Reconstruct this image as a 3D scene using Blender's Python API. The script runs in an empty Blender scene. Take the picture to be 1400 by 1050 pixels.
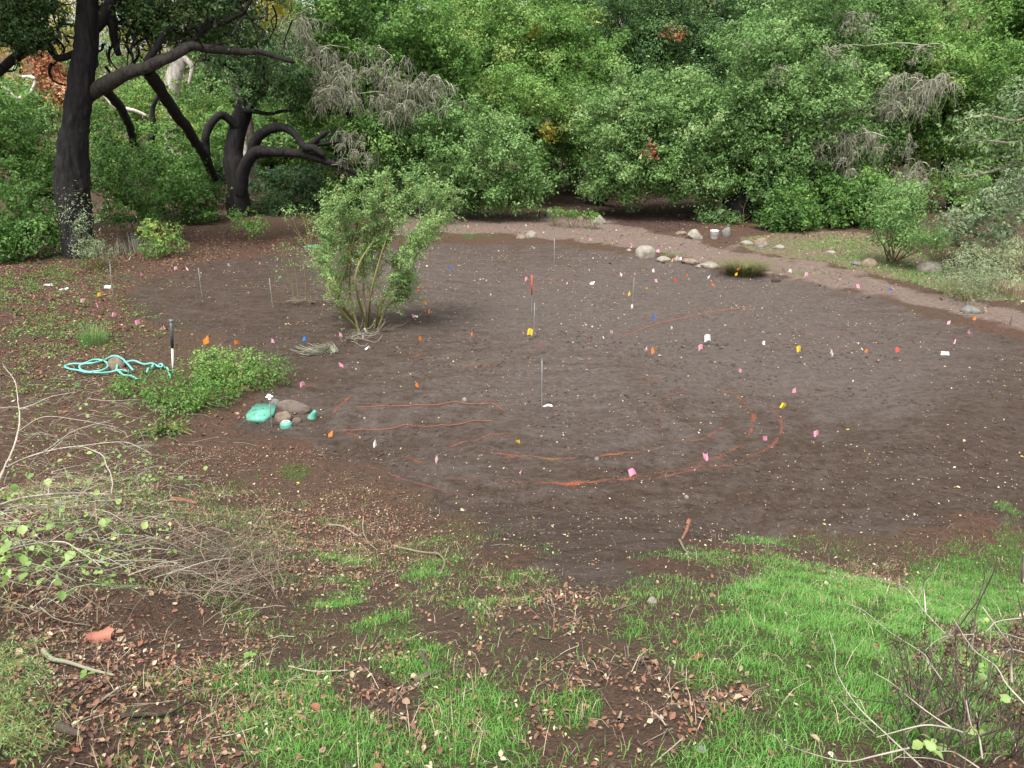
import bpy, math
import numpy as np
from mathutils import Vector

R = np.random.default_rng(7)
S = bpy.context.scene
COL = S.collection

# ------------------------------------------------------------------ camera, sky, sun, exposure
CAMZ, PITCH, F = 5.45, math.radians(20.0), 1100.0
cam = bpy.data.cameras.new('camera'); cam.sensor_width = 36; cam.lens = 36 * F / 1400
cam.clip_start = 0.05; cam.clip_end = 2000
co = bpy.data.objects.new('camera', cam); COL.objects.link(co)
co.location = (0, 0, CAMZ); co.rotation_euler = (math.pi / 2 - PITCH, 0, 0)
S.camera = co

SUN_EL, SUN_AZ = math.radians(63), math.radians(200)     # azimuth: 0 = +Y, clockwise; behind the camera
w = bpy.data.worlds.new('World'); S.world = w; w.use_nodes = True
nt = w.node_tree; bg = nt.nodes['Background']
sky = nt.nodes.new('ShaderNodeTexSky'); sky.sky_type = 'NISHITA'; sky.sun_disc = False
sky.sun_elevation = SUN_EL; sky.sun_rotation = SUN_AZ; sky.dust_density = 4.0; sky.air_density = 1.0
hs = nt.nodes.new('ShaderNodeHueSaturation'); hs.inputs['Saturation'].default_value = 0.22
nt.links.new(sky.outputs[0], hs.inputs['Color']); nt.links.new(hs.outputs[0], bg.inputs['Color'])
bg.inputs['Strength'].default_value = 0.11
sl = bpy.data.lights.new('sun', 'SUN'); sl.energy = 1.5; sl.angle = math.radians(24); sl.color = (1, .96, .9)
so = bpy.data.objects.new('sun', sl); COL.objects.link(so)
d = Vector((math.sin(SUN_AZ) * math.cos(SUN_EL), math.cos(SUN_AZ) * math.cos(SUN_EL), math.sin(SUN_EL)))
so.rotation_euler = d.to_track_quat('Z', 'Y').to_euler(); so.location = (0, -10, 40)
vs = S.view_settings; vs.view_transform = 'Standard'; vs.look = 'None'; vs.gamma = 1; vs.use_curve_mapping = False
vs.exposure = 1.72

# ------------------------------------------------------------------ numpy helpers
def vnoise(p, seed=0):
    """value noise for (N,k) points, k = 2 or 3, result 0..1"""
    p = np.asarray(p, float); i = np.floor(p).astype(np.int64); f = p - i; f = f * f * (3 - 2 * f)
    k = p.shape[1]; out = np.zeros(len(p))
    for c in range(1 << k):
        off = [(c >> b) & 1 for b in range(k)]
        h = np.zeros(len(p), np.uint64); wt = np.ones(len(p))
        for b in range(k):
            h = h * np.uint64(1000003) ^ ((i[:, b] + off[b] + 100000).astype(np.uint64) * np.uint64(2654435761 + 97 * b))
            wt = wt * (f[:, b] if off[b] else 1 - f[:, b])
        h = (h + np.uint64(seed * 7919 + 13)) * np.uint64(0x9E3779B97F4A7C15); h ^= h >> np.uint64(31)
        h = h * np.uint64(0xBF58476D1CE4E5B9); h ^= h >> np.uint64(29)
        out += wt * ((h & np.uint64(0xFFFFFF)).astype(float) / 0xFFFFFF)
    return out
def fbm(p, o=4, seed=0):
    p = np.asarray(p, float); a, s, t = .5, 0, 0
    for k in range(o):
        s = s + a * vnoise(p * 2 ** k, seed + k); t += a; a *= .5
    return s / t
def sstep(a, b, x):
    t = np.clip((x - a) / (b - a), 0, 1); return t * t * (3 - 2 * t)
def norm(v):
    return v / np.maximum(np.linalg.norm(v, axis=-1, keepdims=True), 1e-9)

# ------------------------------------------------------------------ terrain
CP, SP = math.cos(PITCH), math.sin(PITCH)
def bank_y(x):
    return 10.0 - 0.16 * x + 0.5 * np.sin(x * .9)
def height(x, y, fine=True):
    x = np.asarray(x, float); y = np.asarray(y, float)
    t = np.maximum(bank_y(np.clip(x, -9, 9)) - y, 0)
    z = 0.435 * (np.sqrt(t * t + .5) - math.sqrt(.5))
    z = np.where(y < -1, np.minimum(z, 4.6), z)
    sl = np.clip(.26 + x * .006, .13, .42)
    y0 = np.clip(46 - .16 * x, 41, 50)
    u = np.maximum(y - y0, 0); z = z + 26 * (1 - np.exp(-sl * (np.sqrt(u * u + 4) - 2) / 26))
    z = z + .25 * sstep(-8, -13, x) * sstep(26, 12, y) * sstep(6, 10, y)
    if fine:
        P = np.stack([x, y], -1).reshape(-1, 2)
        n = (fbm(P * .35, 3, 1) - .5) * .22 + (fbm(P * 2.1, 3, 5) - .5) * .07
        z = z + n.reshape(x.shape)
    return z
def ray(px, py):
    a, b = (px - 700) / F, -(py - 525) / F
    return np.array([a, CP + b * SP, -SP + b * CP])
TS = np.concatenate([np.arange(.8, 12, .04), 12 * 1.012 ** np.arange(0, 260)])
def gp(px, py, dz=0.0):
    """the ground point seen at a place of the photograph (dz metres above the soil)"""
    r = ray(px, py); lo, ts = 0, TS
    for _ in range(2):
        e = r[2] * ts + CAMZ - height(r[0] * ts, r[1] * ts) - dz; k = np.nonzero(e < 0)[0]
        if not len(k): p = r * 100; return np.array([p[0], p[1], p[2] + CAMZ])
        k = max(k[0], 1); f = e[k - 1] / (e[k - 1] - e[k]); t = ts[k - 1] + f * (ts[k] - ts[k - 1]); ts = np.linspace(ts[k - 1], ts[k], 8)
    p = r * t; return np.array([p[0], p[1], p[2] + CAMZ])
def at(px, py, depth):
    r = ray(px, py); r = r * (depth / r[1]); return np.array([r[0], r[1], r[2] + CAMZ])
def proj(x, y, z):
    zc = z - CAMZ; dep = y * CP - zc * SP; up = y * SP + zc * CP
    dep = np.maximum(dep, .05); return 700 + F * x / dep, 525 - F * up / dep

# ------------------------------------------------------------------ objects
def mesh(name, V, faces, mat, tint=None, smooth=False):
    """faces: (n,3) or (n,4) array, or a list of such arrays"""
    me = bpy.data.meshes.new(name); V = np.ascontiguousarray(V, np.float32)
    fl = faces if isinstance(faces, list) else [faces]
    fl = [np.asarray(f, np.int32) for f in fl if len(f)]
    tot = np.concatenate([np.full(len(f), f.shape[1], np.int32) for f in fl])
    idx = np.concatenate([f.ravel() for f in fl])
    me.vertices.add(len(V)); me.vertices.foreach_set('co', V.ravel())
    me.loops.add(len(idx)); me.loops.foreach_set('vertex_index', idx)
    me.polygons.add(len(tot)); st = np.zeros(len(tot), np.int32); st[1:] = np.cumsum(tot)[:-1]
    me.polygons.foreach_set('loop_start', st); me.polygons.foreach_set('loop_total', tot)
    if smooth: me.polygons.foreach_set('use_smooth', np.ones(len(tot), bool))
    if tint is not None:
        a = me.attributes.new('tint', 'FLOAT', 'POINT'); a.data.foreach_set('value', np.ascontiguousarray(tint, np.float32))
    me.update(calc_edges=True)
    if mat: me.materials.append(mat)
    return me
def link(name, me, parent=None, loc=(0, 0, 0)):
    o = bpy.data.objects.new(name, me); COL.objects.link(o); o.location = [float(v) for v in loc]
    if parent: o.parent = parent
    return o
def tag(o, label=None, cat=None, group=None, kind=None):
    if label: o['label'] = label
    if cat: o['category'] = cat
    if group: o['group'] = group
    if kind: o['kind'] = kind
    return o
def thing(name, label, cat, loc, group=None):
    o = bpy.data.objects.new(name, None); COL.objects.link(o); o.location = [float(v) for v in loc]; o.empty_display_size = .1
    return tag(o, label, cat, group)
def tubes(P, rad, sides=3, tip=True):
    """P (N,K,3) polylines, rad (N,K) -> verts, quads"""
    P = np.asarray(P, float); N, K, _ = P.shape; rad = np.broadcast_to(rad, (N, K))
    T = norm(np.gradient(P, axis=1)); ref = np.where(np.abs(T[..., 2:3]) > .8, np.array([1., 0, 0]), np.array([0, 0, 1.]))
    # one reference per polyline to avoid twist
    m = norm(P[:, -1] - P[:, 0]); r1 = np.where(np.abs(m[:, 2:3]) > .7, np.array([[1., .1, 0]]), np.array([[.05, .1, 1.]]))
    ref = np.repeat(r1[:, None], K, 1)
    A = norm(np.cross(T, ref)); B = np.cross(T, A)
    an = np.arange(sides) * 2 * math.pi / sides
    V = P[:, :, None] + rad[:, :, None, None] * (A[:, :, None] * np.cos(an)[:, None] + B[:, :, None] * np.sin(an)[:, None])
    i = np.arange(N * K * sides).reshape(N, K, sides); j = np.roll(i, -1, 2)
    Q = np.stack([i[:, :-1], j[:, :-1], j[:, 1:], i[:, 1:]], -1).reshape(-1, 4)
    return V.reshape(-1, 3), Q
def smoothline(pts, k):
    """Catmull-Rom through the points, k samples"""
    p = np.asarray(pts, float); n = len(p)
    if n == 2: return p[0] + (p[1] - p[0]) * np.linspace(0, 1, k)[:, None]
    q = np.vstack([2 * p[0] - p[1], p, 2 * p[-1] - p[-2]])
    u = np.linspace(0, n - 1 - 1e-6, k); i = u.astype(int); t = (u - i)[:, None]
    a, b, c, e = q[i], q[i + 1], q[i + 2], q[i + 3]
    return .5 * (2 * b + (c - a) * t + (2 * a - 5 * b + 4 * c - e) * t * t + (3 * b - a - 3 * c + e) * t ** 3)
def joinm(parts):
    """list of (V, F) -> V, [F...]"""
    Vs, Fs, o = [], [], 0
    for V, Fq in parts:
        Vs.append(V); Fs.append(np.asarray(Fq) + o); o += len(V)
    return np.concatenate(Vs), Fs

# ------------------------------------------------------------------ materials
def newmat(name):
    m = bpy.data.materials.new(name); m.use_nodes = True; n = m.node_tree; return m, n, n.nodes['Principled BSDF']
def N_(n, t, **kw):
    x = n.nodes.new(t)
    for k, v in kw.items(): setattr(x, k, v)
    return x
def ramp(n, src, stops):
    r = N_(n, 'ShaderNodeValToRGB'); e = r.color_ramp.elements
    while len(e) > 1: e.remove(e[-1])
    for i, (p, c) in enumerate(stops):
        q = e[0] if i == 0 else e.new(p)
        q.position = p; q.color = (*c, 1)
    n.links.new(src, r.inputs[0]); return r.outputs[0]
def noise(n, scale, detail=4, rough=.6, vec=None):
    x = N_(n, 'ShaderNodeTexNoise'); x.inputs['Scale'].default_value = scale; x.inputs['Detail'].default_value = detail
    x.inputs['Roughness'].default_value = rough
    if vec is not None: n.links.new(vec, x.inputs['Vector'])
    return x.outputs[0]
def pos(n):
    return N_(n, 'ShaderNodeNewGeometry').outputs['Position']
def mixc(n, fac, a, b, mode='MIX'):
    m = N_(n, 'ShaderNodeMix', data_type='RGBA', blend_type=mode)
    for s, v in ((0, fac), (6, a), (7, b)):
        if isinstance(v, (int, float)): m.inputs[s].default_value = v
        elif isinstance(v, tuple): m.inputs[s].default_value = (*v, 1)
        else: n.links.new(v, m.inputs[s])
    return m.outputs[2]
def bump(n, h, strength, dist, bsdf):
    b = N_(n, 'ShaderNodeBump'); b.inputs['Strength'].default_value = strength; b.inputs['Distance'].default_value = dist
    n.links.new(h, b.inputs['Height']); n.links.new(b.outputs[0], bsdf.inputs['Normal'])
def leafmat(name, stops, trans=.3, rough=.55, spec=.3):
    m, n, b = newmat(name)
    a = N_(n, 'ShaderNodeAttribute', attribute_name='tint')
    c = ramp(n, a.outputs['Fac'], stops)
    n.links.new(c, b.inputs['Base Color']); b.inputs['Roughness'].default_value = rough; b.inputs['Specular IOR Level'].default_value = spec
    if trans:
        t = N_(n, 'ShaderNodeBsdfTranslucent'); n.links.new(c, t.inputs['Color'])
        x = N_(n, 'ShaderNodeMixShader'); x.inputs[0].default_value = trans
        n.links.new(b.outputs[0], x.inputs[1]); n.links.new(t.outputs[0], x.inputs[2])
        n.links.new(x.outputs[0], n.nodes['Material Output'].inputs[0])
    return m
def surfmat(name, c1, c2, scale=8, rough=.8, bs=.4, bd=.02, stretch=None, c3=None, spec=.3):
    m, n, b = newmat(name)
    tc = N_(n, 'ShaderNodeTexCoord').outputs['Object']
    if stretch:
        mp = N_(n, 'ShaderNodeMapping'); mp.inputs['Scale'].default_value = stretch; n.links.new(tc, mp.inputs['Vector']); tc = mp.outputs[0]
    h = noise(n, scale, 6, .65, tc)
    st = [(.3, c1), (.7, c2)] + ([(.78, c3)] if c3 else [])
    n.links.new(ramp(n, h, st), b.inputs['Base Color']); b.inputs['Roughness'].default_value = rough
    b.inputs['Specular IOR Level'].default_value = spec
    if bs: bump(n, h, bs, bd, b)
    return m
def g(r, gg, b, k=1.0): return (r * k, gg * k, b * k)

M = {}
# greens: ramps over the per-leaf tint (leaf colour only)
M['oak'] = leafmat('oak_leaf', [(0, (.042, .095, .018)), (.5, (.105, .220, .040)), (.85, (.195, .328, .08)), (1, (.28, .34, .10))])
M['oak_grey'] = leafmat('grey_oak_leaf', [(0, (.054, .110, .028)), (.5, (.128, .238, .064)), (.85, (.215, .340, .118)), (1, (.28, .36, .15))])
M['bright'] = leafmat('bright_leaf', [(0, (.052, .118, .024)), (.5, (.105, .215, .045)), (.85, (.175, .31, .075)), (1, (.28, .35, .08))], .35)
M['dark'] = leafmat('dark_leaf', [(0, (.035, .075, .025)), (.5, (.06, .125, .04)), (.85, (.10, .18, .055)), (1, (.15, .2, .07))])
M['yellow'] = leafmat('yellow_leaf', [(0, (.16, .17, .03)), (.5, (.33, .30, .05)), (.85, (.48, .36, .07)), (1, (.55, .30, .08))], .5)
M['willow'] = leafmat('willow_leaf', [(0, (.080, .165, .045)), (.5, (.150, .275, .080)), (.85, (.235, .38, .13)), (1, (.33, .43, .16))], .35)
M['sage'] = leafmat('sage_leaf', [(0, (.12, .17, .09)), (.5, (.20, .26, .14)), (.85, (.28, .35, .19)), (1, (.36, .38, .22))], .25)
M['silver'] = leafmat('silver_leaf', [(0, (.10, .155, .065)), (.5, (.17, .245, .105)), (.85, (.25, .33, .17)), (1, (.33, .42, .31))], .25, .45, .35)
M['mint'] = leafmat('mint_leaf', [(0, (.19, .23, .11)), (.5, (.29, .34, .18)), (.85, (.38, .43, .25)), (1, (.45, .48, .32))], .3)
M['deadleaf'] = leafmat('dead_leaf', [(0, (.12, .04, .02)), (.5, (.28, .10, .045)), (.85, (.42, .20, .09)), (1, (.5, .34, .2))], .2)
M['rush'] = leafmat('rush_blade', [(0, (.05, .06, .02)), (.5, (.11, .115, .04)), (.85, (.17, .17, .06)), (1, (.28, .22, .10))], .15)
M['litter'] = leafmat('litter_leaf', [(0, (.05, .032, .025)), (.3, (.12, .068, .046)), (.5, (.20, .10, .065)), (.62, (.25, .10, .055)), (.75, (.23, .145, .088)), (.9, (.34, .25, .155)), (1, (.46, .39, .28))], .15, .6)
M['chip'] = leafmat('chip_leaf', [(0, (.18, .11, .07)), (.4, (.33, .26, .17)), (.75, (.46, .40, .27)), (.9, (.56, .50, .40)), (1, (.46, .34, .07))], .1, .7)
M['grass'] = leafmat('grass_blade', [(0, (.074, .195, .030)), (.5, (.122, .305, .052)), (.85, (.195, .395, .095)), (.95, (.28, .40, .13)), (1, (.40, .33, .18))], .4, .5)
M['palewood'] = surfmat('pale_twig_wood', (.22, .19, .15), (.46, .42, .34), 14, .85, .2, .005, (1, 1, .2))
M['redleaf'] = leafmat('red_leaf', [(0, (.2, .06, .04)), (.5, (.36, .12, .08)), (1, (.5, .22, .15))], .25, .5)
M['twig'] = leafmat('twig', [(0, (.045, .032, .024)), (.4, (.115, .088, .063)), (.8, (.23, .19, .135)), (1, (.38, .33, .25))], 0, .8)
M['deadtwig'] = leafmat('dead_twig', [(0, (.15, .15, .095)), (.5, (.30, .30, .21)), (1, (.50, .50, .40))], .2, .9)
M['bark'] = surfmat('dark_bark', (.003, .003, .004), (.024, .020, .019), 6, .9, 1.0, .10, (1, 1, .2), (.05, .042, .038))
M['bark_limb'] = surfmat('weathered_bark', (.010, .009, .008), (.060, .050, .040), 7, .9, 1.0, .08, (1, 1, .4), (.085, .08, .055))
M['bark_brown'] = surfmat('brown_bark', (.03, .022, .018), (.11, .085, .065), 9, .9, .9, .05, (1, 1, .25))
M['sycamore'] = surfmat('sycamore_bark', (.25, .21, .17), (.66, .62, .56), 5, .8, .2, .02, (1, 1, .5))
M['stem'] = surfmat('willow_stem', (.10, .09, .03), (.22, .19, .07), 20, .7, 0)
M['rock'] = surfmat('pale_rock', (.13, .115, .092), (.29, .265, .215), 6, .85, .6, .03, None, (.34, .31, .265))
M['rock_dark'] = surfmat('grey_rock', (.07, .07, .065), (.19, .185, .165), 6, .85, .6, .03)
M['rock_tan'] = surfmat('tan_rock', (.10, .075, .052), (.23, .175, .13), 6, .85, .5, .03)
M['rock_soil'] = surfmat('soily_rock', (.075, .06, .048), (.14, .112, .09), 7, .9, .5, .02)
M['clod'] = surfmat('soil_clod', (.035, .024, .019), (.085, .062, .050), 30, .95, .5, .01)
M['wood'] = surfmat('grey_wood', (.2, .16, .12), (.38, .32, .25), 12, .85, .4, .01, (1, 1, .2))
M['redwood'] = surfmat('red_wood', (.16, .06, .035), (.33, .15, .09), 12, .85, .4, .01)
M['steel'] = surfmat('galvanised_steel', (.12, .125, .12), (.22, .225, .22), 15, .5, .1, .002, None, None, .5)
M['darksteel'] = surfmat('dark_steel', (.03, .035, .045), (.08, .09, .10), 15, .5, .2, .003, None, None, .5)
M['hose'] = surfmat('teal_hose', (.10, .36, .30), (.15, .48, .40), 5, .4, 0, spec=.5)
M['lid'] = surfmat('teal_plastic', (.07, .22, .15), (.11, .36, .27), 7, .5, .2, .004)
M['valve_white'] = surfmat('white_plastic', (.62, .6, .56), (.78, .77, .74), 9, .5, 0)
for nm, c in (('pink', (.88, .38, .52)), ('pale_pink', (.88, .58, .62)), ('white', (.84, .82, .80)), ('orange', (.90, .24, .03)), ('yellow_f', (.80, .52, .03)),
              ('blue', (.05, .22, .72)), ('red', (.78, .10, .06))):
    m, n, b = newmat('flag_' + nm); b.inputs['Base Color'].default_value = (*c, 1); b.inputs['Roughness'].default_value = .5
    t = N_(n, 'ShaderNodeBsdfTranslucent'); t.inputs['Color'].default_value = (*c, 1); x = N_(n, 'ShaderNodeMixShader'); x.inputs[0].default_value = .35
    n.links.new(b.outputs[0], x.inputs[1]); n.links.new(t.outputs[0], x.inputs[2]); n.links.new(x.outputs[0], n.nodes['Material Output'].inputs[0]); M[nm] = m
def paintmat(name, c):
    m, n, b = newmat(name); p_ = pos(n); h1 = noise(n, 30, 4, .7, p_); h2 = noise(n, 2.5, 3, .6, p_)
    b.inputs['Base Color'].default_value = (*c, 1); b.inputs['Roughness'].default_value = .9
    n.links.new(mixc(n, h1, g(*c, .5), g(*c, 1.3)), b.inputs['Base Color'])
    a = N_(n, 'ShaderNodeAttribute', attribute_name='tint').outputs['Fac']
    s1 = N_(n, 'ShaderNodeMath', operation='ADD'); n.links.new(h1, s1.inputs[0]); n.links.new(h2, s1.inputs[1])
    s2 = N_(n, 'ShaderNodeMath', operation='ADD'); n.links.new(s1.outputs[0], s2.inputs[0]); n.links.new(a, s2.inputs[1])
    al = ramp(n, s2.outputs[0], [(0, (0, 0, 0)), (1, (1, 1, 1))]); sub = N_(n, 'ShaderNodeMapRange'); n.links.new(s2.outputs[0], sub.inputs[0]); sub.inputs[1].default_value = 1.28; sub.inputs[2].default_value = 1.8; sub.inputs[4].default_value = .5
    t = N_(n, 'ShaderNodeBsdfTransparent'); x = N_(n, 'ShaderNodeMixShader'); n.links.new(sub.outputs[0], x.inputs[0]); n.links.new(t.outputs[0], x.inputs[1]); n.links.new(b.outputs[0], x.inputs[2])
    n.links.new(x.outputs[0], n.nodes['Material Output'].inputs[0]); return m
M['paint_orange'] = paintmat('orange_marking_paint', (.36, .095, .035)); M['paint_red'] = paintmat('red_marking_paint', (.26, .08, .05)); M['paint_yellow'] = paintmat('yellow_marking_paint', (.34, .26, .05))
M['string'] = surfmat('orange_string', (.26, .075, .045), (.36, .11, .065), 30, .9, 0)

# ------------------------------------------------------------------ ground
def poly_px(pts): return np.array([gp(*p)[:2] for p in pts])
def inside_dist(X, Y, poly):
    """signed distance to a polygon, positive inside"""
    ins = np.zeros(X.shape, bool); dmin = np.full(X.shape, 1e9); n = len(poly)
    for i in range(n):
        a, b = poly[i], poly[(i + 1) % n]
        c = (a[1] > Y) != (b[1] > Y)
        with np.errstate(divide='ignore', invalid='ignore'):
            xi = (b[0] - a[0]) * (Y - a[1]) / (b[1] - a[1]) + a[0]
        ins ^= c & (X < xi)
        e = b - a; t = np.clip(((X - a[0]) * e[0] + (Y - a[1]) * e[1]) / (e @ e + 1e-12), 0, 1)
        dmin = np.minimum(dmin, np.hypot(X - a[0] - t * e[0], Y - a[1] - t * e[1]))
    return np.where(ins, dmin, -dmin)
PLOT = poly_px([(180, 402), (215, 380), (300, 358), (400, 345), (500, 340), (600, 334), (760, 334), (880, 347), (1000, 376), (1100, 387), (1200, 408),
                (1320, 445), (1420, 470), (1600, 540), (1600, 700), (1400, 705), (1230, 720), (1080, 738), (960, 752), (860, 800), (760, 800), (690, 740), (590, 690),
                (520, 640), (420, 610), (330, 590), (350, 540), (400, 520), (330, 470), (260, 450), (190, 430)])
PATH = poly_px([(480, 285), (600, 284), (700, 290), (800, 300), (900, 318), (1000, 340), (1150, 368), (1300, 405), (1420, 430), (1700, 470), (1700, 540), (1440, 462), (1330, 438), (1200, 402),
                (1100, 383), (1000, 368), (900, 346), (800, 330), (700, 322), (600, 318), (520, 318)])
SHADEPATH = poly_px([(780, 300), (770, 275), (830, 262), (930, 262), (990, 285), (960, 312), (900, 316)])  # path into the wood, tree shade painted into its colour
STRIP = poly_px([(1000, 332), (1080, 315), (1180, 318), (1290, 360), (1420, 380), (1420, 420), (1300, 402), (1160, 367), (1060, 345)])

def blob(PX, PY, lst):
    o = np.zeros(PX.shape)
    for cx, cy, rx, ry, a in lst:
        o = np.maximum(o, a * np.exp(-(((PX - cx) / rx) ** 2 + ((PY - cy) / ry) ** 2) ** 1.5))
    return o
GRASS = [(1130, 860, 200, 90, 1), (1330, 810, 120, 70, 1), (1250, 960, 220, 90, .95), (1000, 990, 60, 45, .45), (1010, 1050, 150, 45, .95), (960, 920, 60, 30, .7), (1395, 695, 40, 25, .6), (1380, 730, 50, 22, .5),
         (780, 975, 50, 35, 1), (640, 990, 95, 80, .95), (480, 1030, 150, 60, .95), (380, 960, 120, 80, .62), (560, 900, 80, 40, .58), (330, 890, 50, 70, .55), (700, 1040, 60, 25, .6),
         (520, 690, 60, 16, .5), (400, 645, 40, 18, .7), (600, 780, 90, 35, .52), (480, 780, 70, 50, .5), (720, 800, 50, 30, .48), (440, 830, 80, 45, .5), (520, 850, 80, 40, .5), (860, 860, 30, 20, .5), (180, 770, 70, 20, .3),
         (330, 660, 40, 18, .4), (70, 1000, 60, 50, .3), (150, 450, 60, 14, .4), (70, 380, 80, 18, .35), (200, 520, 60, 20, .3), (640, 830, 60, 40, .4),
         (640, 320, 50, 8, .6), (1160, 335, 90, 12, .6), (1100, 372, 50, 6, .6), (1260, 375, 60, 10, .7), (920, 347, 40, 5, .5), (820, 335, 50, 4, .4), (1040, 740, 60, 12, .4)]
LITTER = [(120, 900, 200, 160, 1), (60, 720, 160, 90, .9), (330, 980, 120, 90, .7), (430, 720, 150, 80, .7), (560, 960, 120, 100, .45), (830, 980, 120, 90, .7), (960, 960, 70, 40, .8), (700, 880, 130, 80, .45),
          (300, 600, 120, 60, .6), (450, 610, 60, 20, .7), (60, 560, 120, 100, .7), (80, 440, 120, 60, .6), (200, 340, 200, 30, .6), (60, 340, 100, 50, .8), (1000, 305, 120, 14, .9), (1200, 325, 150, 10, .8), (1320, 300, 60, 40, .8),
          (880, 280, 120, 14, .6), (1220, 790, 80, 30, .4), (1350, 960, 80, 100, .4), (760, 820, 80, 40, .3), (250, 690, 120, 70, .6)]
def zones(x, y, z):
    PX, PY = proj(x, y, z); P2 = np.stack([x, y], -1)
    e = (fbm(P2 * 1.3, 4, 31) - .5)
    bm = inside_dist(x, y, PLOT) + e * 1.3
    dirt = sstep(-.35, .35, bm)
    path = sstep(-.7, .7, inside_dist(x, y, PATH) + e * 2.2)
    return PX, PY, dirt, path, bm

NR, NC = 500, 370
s = 7.0 * (420 / 7.0) ** (np.linspace(0, 1, NR) ** 1.0)
Yg = (s - 8.5)[:, None] + np.zeros((1, NC)); u = np.linspace(-1, 1, NC); u = u * (.62 + .38 * u * u)
Xg = u[None, :] * (s[:, None] * 1.45 + 3)
xg, yg = Xg.ravel(), Yg.ravel()
zg = height(xg, yg)
PX, PY, dirt, path, bm = zones(xg, yg, zg)
P2 = np.stack([xg, yg], -1)
# tilled soil: clods and shallow raking; a lip where the plot was cut
rough = (fbm(P2 * 6.5, 3, 41) - .5) * .075 + (np.abs(vnoise(P2 * 3.1, 45) - .5)) * .05
ro = P2 @ np.array([[.88, .48], [-.48, .88]]); rough = rough + (fbm(ro * np.array([1.1, 4.2]), 3, 47) - .5) * .07
ctr = gp(775, 578)[:2]; rr_ = np.hypot(xg - ctr[0], yg - ctr[1]) + (fbm(P2 * .6, 3, 15) - .5) * .9; ring = np.sin(rr_ * 2 * math.pi / .62) * sstep(.6, 1.4, rr_) * sstep(6.5, 3.5, rr_)
rough = rough + .016 * ring
zg = zg + dirt * rough * sstep(45, 20, yg) - .06 * sstep(0, .5, bm) * sstep(45, 30, yg)
zg = zg + (1 - dirt) * (1 - path) * (fbm(P2 * 5, 3, 51) - .5) * .09 * sstep(60, 20, yg)
mound = gp(215, 835); zg = zg + .16 * np.exp(-(((xg - mound[0]) / .42) ** 2 + ((yg - mound[1]) / .3) ** 2))
mound2 = gp(1195, 838); 
shadep = sstep(-.5, .6, inside_dist(xg, yg, SHADEPATH) + (fbm(P2, 3, 8) - .5) * 1.2)
strip = sstep(-.4, .4, inside_dist(xg, yg, STRIP) + (fbm(P2, 3, 9) - .5) * 1.4)
gr = blob(PX, PY, GRASS) * (PY > -50); gr = sstep(.25, .8, gr + (fbm(P2 * 2.2, 3, 61) - .5) * .7) * (yg > 0)
i = np.arange(NR * NC).reshape(NR, NC)
Q = np.stack([i[:-1, :-1], i[:-1, 1:], i[1:, 1:], i[1:, :-1]], -1).reshape(-1, 4)
gm = mesh('ground', np.stack([xg, yg, zg], -1), Q, None, smooth=True)
dryz = blob(PX, PY, [(900, 420, 330, 90, .62), (1080, 480, 260, 80, .62), (760, 520, 240, 70, .45), (1180, 520, 120, 60, .55), (600, 380, 160, 60, .4), (520, 560, 160, 40, .3), (830, 580, 200, 50, .35), (640, 640, 120, 30, .25), (760, 790, 120, 30, .2), (1140, 750, 120, 30, .35)])
dryz = np.clip(dryz + .14 * ring * (vnoise(P2 * .8, 18) > .35), 0, 1)
pathmask = np.clip(path + 0 * strip, 0, 1)
for nm, v in (('dirt', dirt), ('path', pathmask), ('grassy', gr), ('strip', strip), ('shadepath', shadep), ('dry', dryz)):
    a = gm.attributes.new(nm, 'FLOAT', 'POINT'); a.data.foreach_set('value', v.astype(np.float32))
m, n, b = newmat('ground_soil')
def att(nm): return N_(n, 'ShaderNodeAttribute', attribute_name=nm).outputs['Fac']
p_ = pos(n)
n1, n2, n3, n4 = noise(n, 1.1, 6, .62, p_), noise(n, 9, 6, .7, p_), noise(n, 55, 3, .6, p_), noise(n, .35, 4, .55, p_)
mpr = N_(n, 'ShaderNodeMapping'); mpr.inputs['Scale'].default_value = (.8, 3.2, 1); n.links.new(p_, mpr.inputs['Vector']); n5 = noise(n, 1.3, 5, .65, mpr.outputs[0])
damp = ramp(n, n2, [(.25, (.032, .021, .015)), (.5, (.064, .044, .032)), (.75, (.090, .065, .048))])
dry = ramp(n, n2, [(.25, (.056, .042, .034)), (.5, (.106, .085, .073)), (.75, (.142, .117, .102))])
dm = N_(n, 'ShaderNodeMath', operation='MULTIPLY_ADD'); n.links.new(n5, dm.inputs[0]); dm.inputs[1].default_value = 1.25; n.links.new(att('dry'), dm.inputs[2])
dm2 = N_(n, 'ShaderNodeMath', operation='MULTIPLY_ADD'); n.links.new(n1, dm2.inputs[0]); dm2.inputs[1].default_value = .5; n.links.new(dm.outputs[0], dm2.inputs[2])
dm3 = N_(n, 'ShaderNodeMapRange'); n.links.new(dm2.outputs[0], dm3.inputs[0]); dm3.inputs[1].default_value = .78; dm3.inputs[2].default_value = 1.38
soil = mixc(n, ramp(n, dm3.outputs[0], [(.0, (0, 0, 0)), (1., (1, 1, 1))]), damp, dry)
pit = N_(n, 'ShaderNodeMapping'); pit.inputs['Scale'].default_value = (2.2, 5.5, 1); pit.inputs['Rotation'].default_value = (0, 0, -.5); n.links.new(p_, pit.inputs['Vector']); n6 = noise(n, 1.6, 5, .7, pit.outputs[0])
soil = mixc(n, ramp(n, n6, [(.30, (.6, .6, .6)), (.43, (0, 0, 0))]), soil, (.030, .019, .014))
soil = mixc(n, ramp(n, n3, [(.62, (0, 0, 0)), (.75, (.4, .4, .4))]), soil, (.12, .09, .075))
lit = ramp(n, n2, [(.25, (.032, .021, .015)), (.45, (.062, .039, .028)), (.6, (.092, .054, .038)), (.8, (.14, .088, .062))])
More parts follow.
